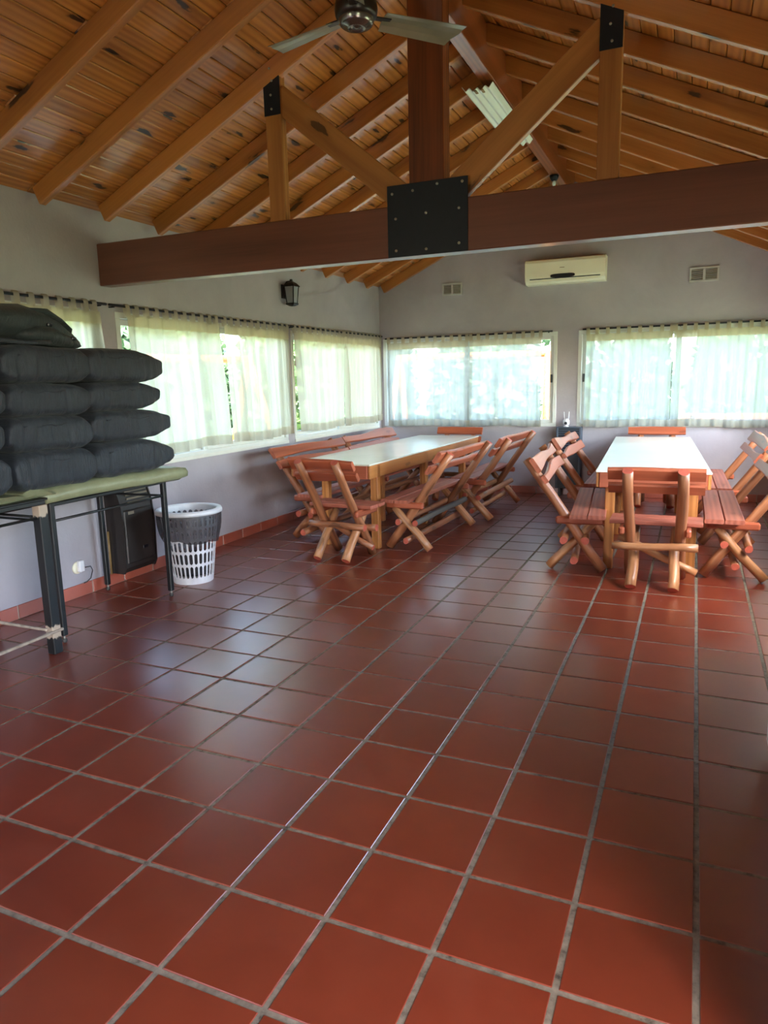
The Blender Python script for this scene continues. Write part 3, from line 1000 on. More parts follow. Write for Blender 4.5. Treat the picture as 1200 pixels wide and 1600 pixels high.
def rod(wall, s0, s1, z, label, group=None):
    t = thing('curtain_rod', label, 'curtain rod', (0, 0, 0), 0, group)
    tube('pole', [wallpt(wall, s0, 0.05, z), wallpt(wall, (s0 + s1) / 2, 0.05, z - 0.004), wallpt(wall, s1, 0.05, z)], 0.0095, 'iron', t)
    for s in (s0 + 0.05, (s0 + s1) / 2, s1 - 0.05):
        tube('bracket', [wallpt(wall, s, 0.0, z - 0.012), wallpt(wall, s, 0.05, z - 0.012)], 0.006, 'iron', t, 6)
    return t
rod('L', 0.45, 2.90, ZR, 'dark curtain rod above the stacked bags')
rod('L', 2.93, 5.48, ZR, 'dark curtain rod over the middle window of the long wall')
rod('L', 5.51, 7.93, ZR, 'dark curtain rod under the wall lantern, reaching the corner')
rod('F', -2.40, -0.14, 2.047, 'thin curtain rod over the corner window of the gable wall')
rod('F', 0.225, 2.42, 2.050, 'thin curtain rod over the window behind the right table')
rod('R', 2.25, 4.75, ZR, 'dark curtain rod on the wall opposite, nearer the freezer')
rod('R', 4.90, 7.65, ZR, 'dark curtain rod on the wall opposite, nearer the gable')

# ------------------------------------------------------------------ gable wall fittings
ac = thing('air_conditioner', 'cream split air conditioner high on the gable wall', 'air conditioner', (0.01, YF, 2.60))
ax0, ax1, ah, adp = -0.465, 0.465, 0.285, 0.19
prof = [(0.0, 0.0), (0.0, ah), (-0.15, ah), (-0.18, ah - 0.012), (-adp, ah - 0.04), (-adp, 0.085), (-0.178, 0.04), (-0.12, 0.004)]
prism('body', [(y, z) for y, z in prof], 0, ax0, ax1, 'cream', ac)
for s in (ax0 - 0.006, ax1):
    prism('end_cap', [(y * 1.03, z) for y, z in prof], 0, s, s + 0.006, 'cream', ac)
box('air_slot', (ax0 + 0.05, -0.186, 0.052), (ax1 - 0.05, -0.176, 0.062), 'dark_plastic', ac, 0.001)
box('louver', (ax0 + 0.05, -0.177, 0.022), (ax1 - 0.05, -0.150, 0.050), 'cream', ac, 0.004)
V = []
for k in range(20):
    t_ = 2 * math.pi * k / 20
    V.append((0.145 * math.copysign(abs(math.cos(t_)) ** 0.5, math.cos(t_)) - 0.02, 0.083 + 0.022 * math.copysign(abs(math.sin(t_)) ** 0.6, math.sin(t_))))
prism('display', V, 1, -adp - 0.004, -adp + 0.012, 'dark_plastic', ac)
box('maker_mark', (-0.055, -adp - 0.0012, 0.172), (0.0, -adp + 0.001, 0.178), 'strap', ac, 0.0005)
prism('top_grille', [(-0.15, ah + 0.0005), (-0.03, ah + 0.0005), (-0.03, ah + 0.004), (-0.15, ah + 0.004)], 0, ax0 + 0.03, ax1 - 0.03, 'strap', ac)

def wall_vent(label, x0, x1, z0, z1):
    t = thing('wall_vent', label, 'vent', ((x0 + x1) / 2, YF, z0), 0, 'vent grilles on the gable wall')
    w, h = x1 - x0, z1 - z0
    hw = w / 2
    f = 0.022
    box('backing', (-hw + 0.004, -0.008, 0.004), (hw - 0.004, -0.001, h - 0.004), 'heater_grill', t, 0.001)
    for (a, b, c, d) in ((-hw, hw, h - f, h), (-hw, hw, 0, f), (-hw, -hw + f, f, h - f), (hw - f, hw, f, h - f), (-0.014, 0.014, f, h - f)):
        box('frame', (a, -0.020, c), (b, -0.001, d), 'grey_plastic', t, 0.002)
    n = 6
    for s in (0, 1):
        a, b = (-hw + f, -0.014) if s == 0 else (0.014, hw - f)
        for k in range(n):
            zz = f + (h - 2 * f) * (k + 0.5) / n
            bar('slat', (a, -0.013, zz), (b, -0.013, zz), 0.016, 0.003, 'grey_plastic', t, (0, -0.6, 0.8), 0.0005)
wall_vent('square double vent grille on the corner side of the air conditioner', -1.585, -1.315, 2.56, 2.715)
wall_vent('square double vent grille high on the wall near the right edge', 1.39, 1.70, 2.515, 2.68)

# louvred heater and camera between the windows
lh = thing('louvred_heater', 'blue-grey louvred gas heater on the wall between the gable windows', 'heater', (0.10, YF, 0.0))
box('body', (-0.145, -0.155, 0.10), (0.145, -0.002, 0.86), 'rad_dark', lh, 0.008)
for a, b in ((-0.15, -0.125), (0.125, 0.15)):
    box('side_trim', (a, -0.165, 0.10), (b, -0.002, 0.868), 'rad', lh, 0.004)
box('top_trim', (-0.15, -0.165, 0.856), (0.15, -0.002, 0.872), 'rad', lh, 0.003)
for k in range(9):
    zz = 0.835 - k * 0.030
    bar('louver', (-0.125, -0.158, zz), (0.125, -0.158, zz), 0.022, 0.006, 'rad', lh, (0, -0.5, 0.8), 0.001)
box('front_panel', (-0.125, -0.162, 0.14), (0.125, -0.150, 0.56), 'rad_dark', lh, 0.004)
for s in (-1, 1):
    box('foot', (s * 0.10 - 0.015, -0.15, 0.0), (s * 0.10 + 0.015, -0.03, 0.10), 'rad_dark', lh, 0.003)
sc_ = thing('security_camera', 'white security camera with two antennas standing on the louvred heater', 'camera', (0.058, YF - 0.08, 0.872))
lathe('base', [(0.030, 0), (0.032, 0.006), (0.026, 0.012), (0.018, 0.016)], 'white_plastic', sc_)
lathe('head', [(0.020, 0.016), (0.036, 0.024), (0.040, 0.05), (0.038, 0.075), (0.026, 0.095), (0.0, 0.10)], 'white_plastic', sc_)
lathe('lens', [(0.019, 0), (0.018, 0.006), (0.010, 0.009), (0, 0.0095)], 'dark_plastic', sc_, Matrix.Translation((0, -0.036, 0.046)) @ Matrix.Rotation(R(90), 4, 'X'), 16)
for s in (-1, 1):
    tube('antenna', [(s * 0.022, 0.012, 0.07), (s * 0.027, 0.015, 0.12), (s * 0.031, 0.015, 0.185)], [0.006, 0.0055, 0.0045], 'white_plastic', sc_, 8)

# ------------------------------------------------------------------ wall lantern
la = thing('wall_lantern', 'black iron wall lantern with clear panes above the long-wall curtains', 'lantern', (XL, 5.47, 2.41))
box('wall_plate', (0.0, -0.04, -0.05), (0.012, 0.04, 0.09), 'iron', la, 0.003)
tube('arm', [(0.01, 0, 0.07), (0.05, 0, 0.115), (0.10, 0, 0.12)], 0.008, 'iron', la)
lx = 0.105
def ring4(r, z): return [(lx + r * math.cos(R(45 + 90 * k)), r * math.sin(R(45 + 90 * k)), z) for k in range(4)]
rt, rb = 0.075, 0.055
lathe('roof', [(0.094, 0.062), (0.088, 0.072), (0.055, 0.10), (0.022, 0.115), (0.014, 0.128), (0.018, 0.135), (0, 0.142)], 'iron', la, Matrix.Translation((lx, 0, 0)) @ Matrix.Rotation(R(45), 4, 'Z'), 4, False)
lathe('base', [(0.0, -0.135), (0.03, -0.132), (0.066, -0.118), (0.07, -0.105), (0.06, -0.10)], 'iron', la, Matrix.Translation((lx, 0, 0)) @ Matrix.Rotation(R(45), 4, 'Z'), 4, False)
top4, bot4 = ring4(rt, 0.064), ring4(rb, -0.102)
for k in range(4):
    tube('corner_bar', [bot4[k], top4[k]], 0.0055, 'iron', la, 6)
    k2 = (k + 1) % 4
    c = Vector((lx, 0, -0.02))
    q = [Vector(p) for p in (bot4[k], bot4[k2], top4[k2], top4[k])]
    V = [p + (c - p) * 0.02 for p in q] + [p + (c - p) * 0.06 for p in q]
    obj('pane', V, [(0, 1, 2, 3), (7, 6, 5, 4), (0, 4, 5, 1), (1, 5, 6, 2), (2, 6, 7, 3), (3, 7, 4, 0)], 'frosted', la)
lathe('bulb', [(0.012, -0.10), (0.013, -0.06), (0.022, -0.03), (0.024, -0.01), (0.014, 0.012), (0, 0.018)], 'lamp_white', la, Matrix.Translation((lx, 0, 0)), 12)

# ------------------------------------------------------------------ ceiling fan, lamps under the ridge
fa = thing('ceiling_fan', 'metal ceiling fan with a dark motor hanging before the truss', 'ceiling fan', (XC, 2.01, 3.06))
tube('down_rod', [(0, 0, 0.15), (0, 0, 0.53)], 0.012, 'fan_dark', fa, 10)
lathe('canopy', [(0.02, 0.44), (0.055, 0.46), (0.06, 0.52), (0.06, 0.526)], 'fan_dark', fa)
lathe('motor', [(0.082, 0.036), (0.094, 0.05), (0.098, 0.075), (0.094, 0.10), (0.07, 0.125), (0.03, 0.15), (0, 0.155)], 'fan_dark', fa, seg=32)
lathe('motor_cap', [(0, 0.0), (0.012, 0.001), (0.014, 0.005), (0.034, 0.004), (0.037, 0.000), (0.041, 0.000), (0.044, 0.005), (0.066, 0.008), (0.074, 0.014), (0.080, 0.03), (0.082, 0.042)], 'fan_body', fa, seg=32)
for ang in (167, 47, -73):
    V, F = [], []
    n = 10
    for i in range(n + 1):
        s = i / n
        r = 0.13 + 0.40 * s
        w = 0.055 + 0.02 * s
        for j in range(5):
            v = (j / 4 - 0.5) * 2
            V.append((r - (0.05 * max(0, v) if i == n else 0), v * w, 0.045 - 0.014 * v + 0.012 * (1 - v * v)))
    m0 = len(V)
    V += [(x, y, z + 0.003) for x, y, z in V]
    for i in range(n):
        for j in range(4):
            a = i * 5 + j
            F.append((a, a + 5, a + 6, a + 1)); F.append((m0 + a, m0 + a + 1, m0 + a + 6, m0 + a + 5))
    ed = [j for j in range(5)] + [i * 5 + 4 for i in range(1, n + 1)] + [n * 5 + j for j in (3, 2, 1, 0)] + [i * 5 for i in range(n - 1, 0, -1)]
    for a, b in zip(ed, ed[1:] + ed[:1]): F.append((a, b, m0 + b, m0 + a))
    mw = Matrix.Rotation(R(ang), 4, 'Z')
    bl = obj('blade', V, F, 'fan', fa, mw, smooth=False)
    bar('blade_iron', (0.07, 0, 0.055), (0.17, 0, 0.058), 0.035, 0.006, 'fan_dark', bl)

rl = thing('ribbed_lamp', 'white ribbed lamp panel hanging under the ridge beam', 'lamp', (-0.035, 4.88, 3.555))
V, F = [], []
n = 48
hl, hw = 0.69, 0.115
for yy in (-hl, hl):
    for zoff in (0.0, 0.006):
        for i in range(n + 1):
            u = i / n * 2 - 1
            z = -0.020 * (1 - u * u) + 0.011 * math.cos(u * math.pi * 4) + zoff
            V.append((u * hw, yy, z))
q = n + 1
for i in range(n):
    F.append((i, i + 1, 2 * q + i + 1, 2 * q + i))
    F.append((q + i, 3 * q + i, 3 * q + i + 1, q + i + 1))
    F.append((i, q + i, q + i + 1, i + 1))
    F.append((2 * q + i, 2 * q + i + 1, 3 * q + i + 1, 3 * q + i))
F.append((0, 2 * q, 3 * q, q)); F.append((n, q + n, 3 * q + n, 2 * q + n))
obj('diffuser', V, F, 'lamp_white', rl)
for x in (-0.012, 0.038):
    box('strap', (x - 0.010, -hl - 0.008, -0.030), (x + 0.010, -hl + 0.05, -0.022), 'strap', rl, 0.002)
box('gear_tray', (0.02, -hl + 0.12, 0.016), (0.09, hl - 0.12, 0.0295), 'lamp_white', rl, 0.004)

pl_ = thing('ridge_lamp', 'small glass lamp on a dark cap at the far end of ridge beam', 'lamp', (XC, 6.9, RB_Z0))
lathe('cap', [(0.0, -0.055), (0.03, -0.05), (0.045, -0.02), (0.05, 0.0)], 'iron', pl_)
lathe('glass_shade', [(0.028, -0.05), (0.05, -0.075), (0.056, -0.10), (0.04, -0.125), (0.0, -0.13)], 'glass', pl_, caps=False)
lathe('bulb', [(0.012, -0.05), (0.02, -0.08), (0.012, -0.105), (0, -0.11)], 'lamp_white', pl_, None, 12)

# ------------------------------------------------------------------ heater, socket and bag table by the long wall
wh = thing('wall_heater', 'dark brown gas heater low on the wall behind the bag table', 'heater', (XL, 2.92, 0.0))
prism('body', [(0.002, 0.10), (0.13, 0.10), (0.155, 0.14), (0.165, 0.45), (0.15, 0.62), (0.11, 0.735), (0.002, 0.735)], 1, -0.158, 0.158, 'heater', wh)
for s in (-1, 1):
    prism('side_cheek', [(0.002, 0.095), (0.14, 0.095), (0.163, 0.14), (0.173, 0.45), (0.158, 0.62), (0.118, 0.745), (0.002, 0.745)], 1, s * 0.163 - 0.007, s * 0.163 + 0.007, 'heater', wh)
for k in range(4):
    z = 0.715 - 0.028 * k
    x = 0.118 + (0.735 - z) * 0.35
    bar('grille_slat', (x, -0.09, z), (x, 0.14, z), 0.010, 0.014, 'heater_grill', wh, c=0.002)
box('front_panel', (0.150, -0.15, 0.17), (0.170, 0.15, 0.58), 'heater', wh, 0.008)
box('name_plate', (0.160, -0.11, 0.545), (0.1716, -0.05, 0.568), 'heater_grill', wh, 0.001)
box('knob_window', (0.164, 0.02, 0.26), (0.1725, 0.075, 0.285), 'dark_plastic', wh, 0.002)
tube('gas_pipe', [(0.02, -0.178, 0.09), (0.02, -0.178, 0.42)], 0.008, 'strap', wh)

so = thing('wall_socket', 'round cream wall socket with a white plug and black cord', 'socket', (XL, 2.44, 0.215))
lathe('cover', [(0.045, 0.0), (0.044, 0.006), (0.036, 0.010), (0, 0.010)], 'cream', so, Matrix.Rotation(R(90), 4, 'Y'))
box('plug', (0.010, -0.012, -0.030), (0.045, 0.032, 0.055), 'white_plastic', so, 0.006)
tube('cord', [(0.045, 0.03, 0.0), (0.075, 0.055, 0.005), (0.07, 0.075, -0.03), (0.05, 0.07, -0.09), (0.03, 0.05, -0.115), (0.02, 0.03, -0.12)], 0.0035, 'cable', so, 6)

# tables under the bags
def post(name, x, y, z0, z1, w, mat, par):
    return bar(name, (x, y, z0), (x, y, z1), w, w, mat, par, (0, 1, 0), 0.004)
ft = thing('metal_table', 'black tube table on small casters under the green tarpaulin', 'table', (0, 0, 0))
for (x, y) in ((-1.845, 1.70), (-1.855, 2.665), (-2.415, 2.63), (-2.415, 1.70)):
    lg = post('leg', x, y, 0.045, 0.845, 0.034, 'black_metal', ft)
    tube('caster', [(x - 0.008, y, 0.014), (x + 0.008, y, 0.014)], 0.0135, 'rubber', ft, 10)
    tube('caster_stem', [(x, y, 0.012), (x, y, 0.05)], 0.006, 'bolt', ft, 6)
for (a, b) in (((-1.845, 1.70), (-1.855, 2.665)), ((-2.415, 1.70), (-2.415, 2.63)), ((-1.845, 1.70), (-2.415, 1.70)), ((-1.855, 2.665), (-2.415, 2.63))):
    bar('top_rail', (*a, 0.832), (*b, 0.832), 0.03, 0.022, 'black_metal', ft)
    tube('lower_rail', [(*a, 0.735), (*b, 0.735)], 0.008, 'black_metal', ft, 8)
box('table_top', (-2.44, 1.66, 0.844), (-1.83, 2.74, 0.862), 'black_metal', ft, 0.003)
nt = thing('steel_table', 'nearer black steel table with chipped corner leg and bare stretcher bars', 'table', (0, 0, 0))
for (x, y) in ((-1.765, 1.56), (-1.765, 0.10), (-2.40, 1.56), (-2.40, 0.10)):
    post('leg', x, y, 0.0, 0.86, 0.058, 'chipped', nt)
bar('stretcher', (-1.735, 1.60, 0.135), (-1.735, 0.06, 0.135), 0.022, 0.016, 'rust', nt)
bar('stretcher', (-1.765, 1.52, 0.150), (-2.40, 1.52, 0.150), 0.018, 0.016, 'rust', nt)
for (a, b) in (((-1.765, 1.59), (-1.765, 0.08)), ((-2.40, 1.59), (-2.40, 0.08)), ((-1.765, 1.56), (-2.40, 1.56))):
    bar('top_rail', (*a, 0.872), (*b, 0.872), 0.030, 0.026, 'black_metal', nt)
    tube('lower_rail', [(*a, 0.79), (*b, 0.79)], 0.008, 'black_metal', nt, 8)
box('table_top', (-2.43, 0.06, 0.884), (-1.74, 1.60, 0.896), 'black_metal', nt, 0.003)

# olive tarpaulin folded over both tables
def tarp():
    t = thing('tarpaulin', 'olive green tarpaulin folded under the black bags', 'tarpaulin', (0, 0, 0))
    V, F = [], []
    ny = 60
    prof = [(-2.46, 0.905), (-2.3, 0.925), (-2.0, 0.930), (-1.88, 0.930), (-1.828, 0.920), (-1.805, 0.888), (-1.812, 0.848), (-1.842, 0.832), (-1.86, 0.864), (-1.90, 0.872), (-2.30, 0.872), (-2.46, 0.872)]
    m = len(prof)
    for i in range(ny + 1):
        s = i / ny
        y = 1.66 + 1.225 * s
        e = 1.0 if s < 0.96 else 0.8
        for k, (x, z) in enumerate(prof):
            nz = noise.noise((y * 5.0, k * 0.6, 3.0)) * 0.008 + noise.noise((y * 14.0, k * 0.9, 9.0)) * 0.003
            zz = 0.872 + (z - 0.872) * e + (nz if z > 0.89 or x > -1.85 else 0)
            V.append((x + (nz * 0.8 if k in (4, 5, 6, 7) else 0) - 0.012 * (1 - s), y, zz + 0.006 * math.sin(5 * s)))
    for i in range(ny):
        for k in range(m):
            k2 = (k + 1) % m
            F.append((i * m + k, (i + 1) * m + k, (i + 1) * m + k2, i * m + k2))
    F.append(tuple(range(m))); F.append(tuple(reversed([ny * m + k for k in range(m)])))
    o = obj('sheet', V, F, 'tarp', t, smooth=True)
    bm = bmesh.new(); bm.from_mesh(o.data); bmesh.ops.recalc_face_normals(bm, faces=bm.faces); bm.to_mesh(o.data); bm.free()
    # the loose folds on the near table
    for k, (y0, y1, x1, h) in enumerate(((0.45, 1.53, -1.79, 0.020), (1.20, 1.585, -1.775, 0.034), (1.50, 1.70, -1.79, 0.052))):
        V, F = [], []
        n = 14
        for i in range(n + 1):
            s = i / n
            y = y0 + (y1 - y0) * s
            f = 0.35 + 0.65 * math.sin(math.pi * min(1, 0.15 + s * 0.9)) if k else 1.0
            for (x, z) in ((-2.38, 0.897), (-2.38, 0.897 + h * 0.5), (-2.0, 0.897 + h * f), (x1 - 0.03, 0.897 + h * f * 0.9), (x1, 0.897 + h * 0.35 * f), (x1 - 0.012, 0.897)):
                V.append((x + 0.012 * noise.noise((y * 9, k, 1)), y, z + 0.004 * noise.noise((y * 16, x * 5, k)) * (z > 0.9)))
        for i in range(n):
            for j in range(6):
                j2 = (j + 1) % 6
                F.append((i * 6 + j, (i + 1) * 6 + j, (i + 1) * 6 + j2, i * 6 + j2))
        F.append(tuple(range(6))); F.append(tuple(reversed([n * 6 + j for j in range(6)])))
        o = obj('fold', V, F, 'tarp', t)
        bm = bmesh.new(); bm.from_mesh(o.data); bmesh.ops.recalc_face_normals(bm, faces=bm.faces); bm.to_mesh(o.data); bm.free()
    return t
tarp()

# stacked black bags
def bag_mesh(L, D, H, seed, outer=True):
    """stuffed nylon bag: length along y, pillow section, blunt gathered far end, seams and wrinkles"""
    nu, nv = 46, 36
    V, F = [], []
    rg = random.Random(seed)
    o = rg.uniform(0, 50)
    blunt = rg.uniform(0.34, 0.50)
    tilt = rg.uniform(-0.015, 0.015)
    for i in range(nu + 1):
        s = i / nu
        y = (s - 0.5) * L
        if outer and s > 0.55:                       # long taper to a blunt flap
            q = (s - 0.55) / 0.45
            hh = 1 - (1 - blunt) * q ** 2.4
            if i == nu: hh *= 0.86
        else:
            e = abs(2 * s - 1)
            hh = max((1 - e ** 9.0) ** 0.5, 0.62) if 0 < i < nu else 0.55
        ww = 1.0 - (0.10 * max(0, s - 0.6) / 0.4 if outer else 0.0) - (0.05 if i in (0, nu) else 0)
        for j in range(nv):
            t = 2 * math.pi * j / nv
            c, sn = math.cos(t), math.sin(t)
            x = math.copysign(abs(c) ** 0.30, c) * D / 2 * ww
            z = math.copysign(abs(sn) ** 0.42, sn) * H / 2 * hh
            p = Vector((x * 3, y * 3, z * 3 + o))
            rip = noise.noise(Vector((x * 5 + o, y * 30, z * 7))) * (0.5 + abs(2 * s - 1) ** 2)
            w = noise.noise(p * 1.4) * 0.022 + noise.noise(p * 4.0) * 0.008 + rip * 0.007
            seam = 0.012 * math.exp(-((s - 0.16) / 0.014) ** 2) + 0.010 * math.exp(-((s - 0.70) / 0.012) ** 2)
            q = Vector((x, 0, z * 2)).normalized()
            x += q.x * (w - seam); z += q.z * (w * 0.45 - seam * 0.6)
            z = max(-H / 2 - 0.002, min(H / 2 + 0.002, z)) + tilt * max(0, s - 0.5) * 2
            V.append((x, y + 0.010 * noise.noise(p * 2.1) * (abs(2 * s - 1)), z))
    for i in range(nu):
        for j in range(nv):
            j2 = (j + 1) % nv
            F.append((i * nv + j, (i + 1) * nv + j, (i + 1) * nv + j2, i * nv + j2))
    F.append(tuple(range(nv))); F.append(tuple(reversed([nu * nv + j for j in range(nv)])))
    return V, F
GBAG = 'black nylon bags stacked on the table'
zl = [(0.930, 1.145), (1.148, 1.338), (1.341, 1.520), (1.523, 1.722)]
lev = ['bottom', 'second', 'third', 'top']
cols = [(2.03, [2.775, 2.77, 2.69, 2.745], 'end column nearest the waste basket'), (1.455, [2.035, 2.03, 2.045, 2.06], 'middle column'), (0.86, [1.445, 1.435, 1.45, 1.45], 'column cut by the picture edge')]
for ci, (y0, y1s, where) in enumerate(cols):
    for k in range(4):
        y1 = y1s[k]
        ya = y0 if ci == 0 else y0 + rnd.uniform(-0.01, 0.01)
        z0, z1 = zl[k]
        L, D, H = y1 - ya, 0.58 + rnd.uniform(-0.015, 0.015), z1 - z0 + 0.012
        V, F = bag_mesh(L, D, H, 300 + ci * 10 + k, ci == 0)
        t = thing('stuffed_bag', 'black nylon bag, %s of the stack in the %s' % (lev[k] + (' row' if k in (1, 2) else ''), where), 'bag', (-2.085 + rnd.uniform(-0.012, 0.012), (ya + y1) / 2, (z0 + z1) / 2), 0, GBAG)
        b = obj('body', V, F, 'bag', t, smooth=True)
        tube('seam_piping', [(D / 2 * 0.985, -L * 0.34 + L * 0.50 * q / 8, 0.006 * math.sin(q * 1.7) + H * 0.22) for q in range(9)], 0.005, 'bag', t, 6)

# backpack slumped on top of the stack
bp = thing('backpack', 'slumped grey-black backpack lying on top of the bag stack', 'backpack', (-2.06, 1.72, 1.734), R(8))
def blob(name, path, mat, par, seg=16, seed=0, flat=0.7):
    V, F = [], []
    for i, (p, rx, rz_) in enumerate(path):
        for j in range(seg):
            t = 2 * math.pi * j / seg
            c, sn = math.cos(t), math.sin(t)
            w = 1 + 0.10 * noise.noise((i * 0.5 + seed, c * 1.5, sn * 1.5)) + 0.05 * noise.noise((i * 1.3 + seed, c * 4, sn * 4))
            V.append((p[0] + math.copysign(abs(c) ** 0.7, c) * rx * w, p[1], p[2] + math.copysign(abs(sn) ** 0.8, sn) * rz_ * w))
    n = len(path)
    for i in range(n - 1):
        for j in range(seg):
            j2 = (j + 1) % seg
            F.append((i * seg + j, (i + 1) * seg + j, (i + 1) * seg + j2, i * seg + j2))
    F.append(tuple(range(seg))); F.append(tuple(reversed([(n - 1) * seg + j for j in range(seg)])))
    return obj(name, V, F, mat, par, smooth=True)
blob('body', [((0, -0.42, 0.125), 0.10, 0.03), ((0, -0.36, 0.125), 0.19, 0.065), ((0, -0.22, 0.125), 0.22, 0.085), ((0, -0.06, 0.125), 0.23, 0.095), ((0, 0.08, 0.105), 0.23, 0.10),
              ((0.01, 0.20, 0.075), 0.22, 0.085), ((0.01, 0.30, 0.045), 0.20, 0.06), ((0.02, 0.38, 0.015), 0.17, 0.03), ((0.02, 0.41, 0.002), 0.12, 0.012)], 'bag_b', bp, 18, 3)
blob('front_pocket', [((0.13, -0.10, 0.05), 0.08, 0.03), ((0.15, -0.02, 0.055), 0.10, 0.05), ((0.16, 0.10, 0.05), 0.10, 0.052), ((0.16, 0.22, 0.030), 0.09, 0.036), ((0.15, 0.29, 0.012), 0.06, 0.018)], 'bag_b', bp, 14, 7)
blob('flap', [((0.03, 0.02, 0.190), 0.16, 0.015), ((0.03, 0.10, 0.188), 0.19, 0.022), ((0.03, 0.20, 0.150), 0.19, 0.022), ((0.03, 0.30, 0.100), 0.17, 0.02), ((0.03, 0.35, 0.074), 0.13, 0.012)], 'bag_b', bp, 14, 11)
for (a, x) in ((0.0, 0.12), (1.0, 0.02)):
    tube('strap', [(x, -0.36, 0.14), (x + 0.05, -0.42, 0.07), (x + 0.09, -0.34, 0.015), (x + 0.13, -0.15, 0.0), (x + 0.15, 0.02, 0.01)], 0.012, 'bag', bp, 6)
for y in (0.08, 0.27):
    box('buckle', (0.195, y - 0.018, 0.10 - (y - 0.08) * 0.35), (0.235, y + 0.018, 0.118 - (y - 0.08) * 0.35), 'dark_plastic', bp, 0.004)

# ------------------------------------------------------------------ waste basket with liner
bk = thing('waste_basket', 'white slotted plastic basket lined with a dark bag', 'basket', (-1.985, 3.08, 0.0))
RB0, RB1, HB = 0.150, 0.218, 0.560
def rad(z): return RB0 + (RB1 - RB0) * z / HB
def slot_wall():
    V, F = [], []
    ncol = 30
    rows = [(0.050, 0.145), (0.158, 0.245), (0.258, 0.340), (0.353, 0.435), (0.448, 0.520)]
    def pt(u, z): 
        t = 2 * math.pi * u / ncol
        return (rad(z) * math.cos(t), rad(z) * math.sin(t), z)
    def quad(a, b, c, d):
        b0 = len(V); V.extend((a, b, c, d)); F.append((b0, b0 + 1, b0 + 2, b0 + 3))
    zs = [0.0, 0.050, 0.145, 0.158, 0.245, 0.258, 0.340, 0.353, 0.435, 0.448, 0.520, HB]
    for c in range(ncol):
        for k in range(0, len(zs) - 1):
            if k % 2 == 0:
                z0, z1 = zs[k], zs[k + 1]
                for h in (0, 0.5):
                    quad(pt(c + h, z0), pt(c + h + 0.5, z0), pt(c + h + 0.5, z1), pt(c + h, z1))
        for (z0, z1) in rows:
            m, e = 0.17, (z1 - z0) * 0.16
            O = [pt(c, z0), pt(c + 0.5, z0), pt(c + 1, z0), pt(c + 1, (z0 + z1) / 2), pt(c + 1, z1), pt(c + 0.5, z1), pt(c, z1), pt(c, (z0 + z1) / 2)]
            I = [pt(c + m + 0.1, z0 + e * 0.4), pt(c + 0.5, z0), pt(c + 1 - m - 0.1, z0 + e * 0.4), pt(c + 1 - m, (z0 + z1) / 2), pt(c + 1 - m - 0.1, z1 - e * 0.4), pt(c + 0.5, z1), pt(c + m + 0.1, z1 - e * 0.4), pt(c + m, (z0 + z1) / 2)]
            I1 = [pt(c + m, z0 + e), None, pt(c + 1 - m, z0 + e), None, pt(c + 1 - m, z1 - e), None, pt(c + m, z1 - e), None]
            # corner rounding pieces
            quad(O[0], pt(c + 0.5, z0), I[0], I1[0]); quad(pt(c + 0.5, z0), O[2], I1[2], I[2])
            quad(O[2], O[3], I[3], I1[2]); quad(O[3], O[4], I1[4], I[3])
            quad(O[4], pt(c + 0.5, z1), I[4], I1[4]); quad(pt(c + 0.5, z1), O[6], I1[6], I[6])
            quad(O[6], O[7], I[7], I1[6]); quad(O[7], O[0], I1[0], I[7])
    return V, F
V, F = slot_wall()
sw = obj('slotted_wall', V, F, 'white_plastic', bk)
bm = bmesh.new(); bm.from_mesh(sw.data)
bmesh.ops.remove_doubles(bm, verts=bm.verts, dist=0.0004)
bmesh.ops.recalc_face_normals(bm, faces=bm.faces)
bm.to_mesh(sw.data); bm.free()
md = sw.modifiers.new('thickness', 'SOLIDIFY'); md.thickness = 0.004
lathe('rim', [(RB1 - 0.010, HB - 0.006), (RB1 - 0.010, HB + 0.006), (RB1 + 0.004, HB + 0.012), (RB1 + 0.026, HB + 0.008), (RB1 + 0.032, HB - 0.004), (RB1 + 0.032, HB - 0.022), (RB1 + 0.027, HB - 0.022), (RB1 + 0.024, HB - 0.006), (RB1 - 0.010, HB - 0.006)], 'white_plastic', bk, None, 40, caps=False)
lathe('base', [(0, 0.004), (RB0 - 0.002, 0.004), (RB0 - 0.002, 0.010), (0, 0.010)], 'white_plastic', bk, None, 32)

bl_ = thing('bin_liner', 'smoky black bin liner turned over the basket rim', 'bin liner', (-1.985, 3.08, 0.0))
V, F = [], []
seg = 56
prof = [(-0.030, 0.06), (-0.026, 0.18), (-0.024, 0.24), (-0.020, 0.27)]
nin = len(prof)
for (o_, z) in prof:
    for k in range(seg):
        t = 2 * math.pi * k / seg
        r = rad(z) + o_ + 0.006 * noise.noise((math.cos(t) * 4, math.sin(t) * 4, z * 8))
        V.append((r * math.cos(t), r * math.sin(t), z))
for i in range(nin - 1):
    for k in range(seg):
        k2 = (k + 1) % seg
        F.append((i * seg + k, i * seg + k2, (i + 1) * seg + k2, (i + 1) * seg + k))
F.append(tuple(reversed(range(seg))))
obj('inner_sleeve', V, F, 'liner', bl_, smooth=True)
V, F = [], []
nr_ = 8
for i in range(nr_):
    s = i / (nr_ - 1)
    for k in range(seg):
        t = 2 * math.pi * k / seg
        drop = 0.225 + 0.035 * noise.noise((math.cos(t) * 2.2, math.sin(t) * 2.2, 5)) + 0.02 * math.sin(t + 0.6)
        z = HB - 0.012 - drop * s
        r = rad(z) + 0.024 + 0.012 * math.sin(math.pi * s) + 0.012 * noise.noise((math.cos(t) * 6, math.sin(t) * 6, z * 10)) - 0.008 * s
        V.append((r * math.cos(t), r * math.sin(t), z))
for i in range(nr_ - 1):
    for k in range(seg):
        k2 = (k + 1) % seg
        F.append((i * seg + k, (i + 1) * seg + k, (i + 1) * seg + k2, i * seg + k2))
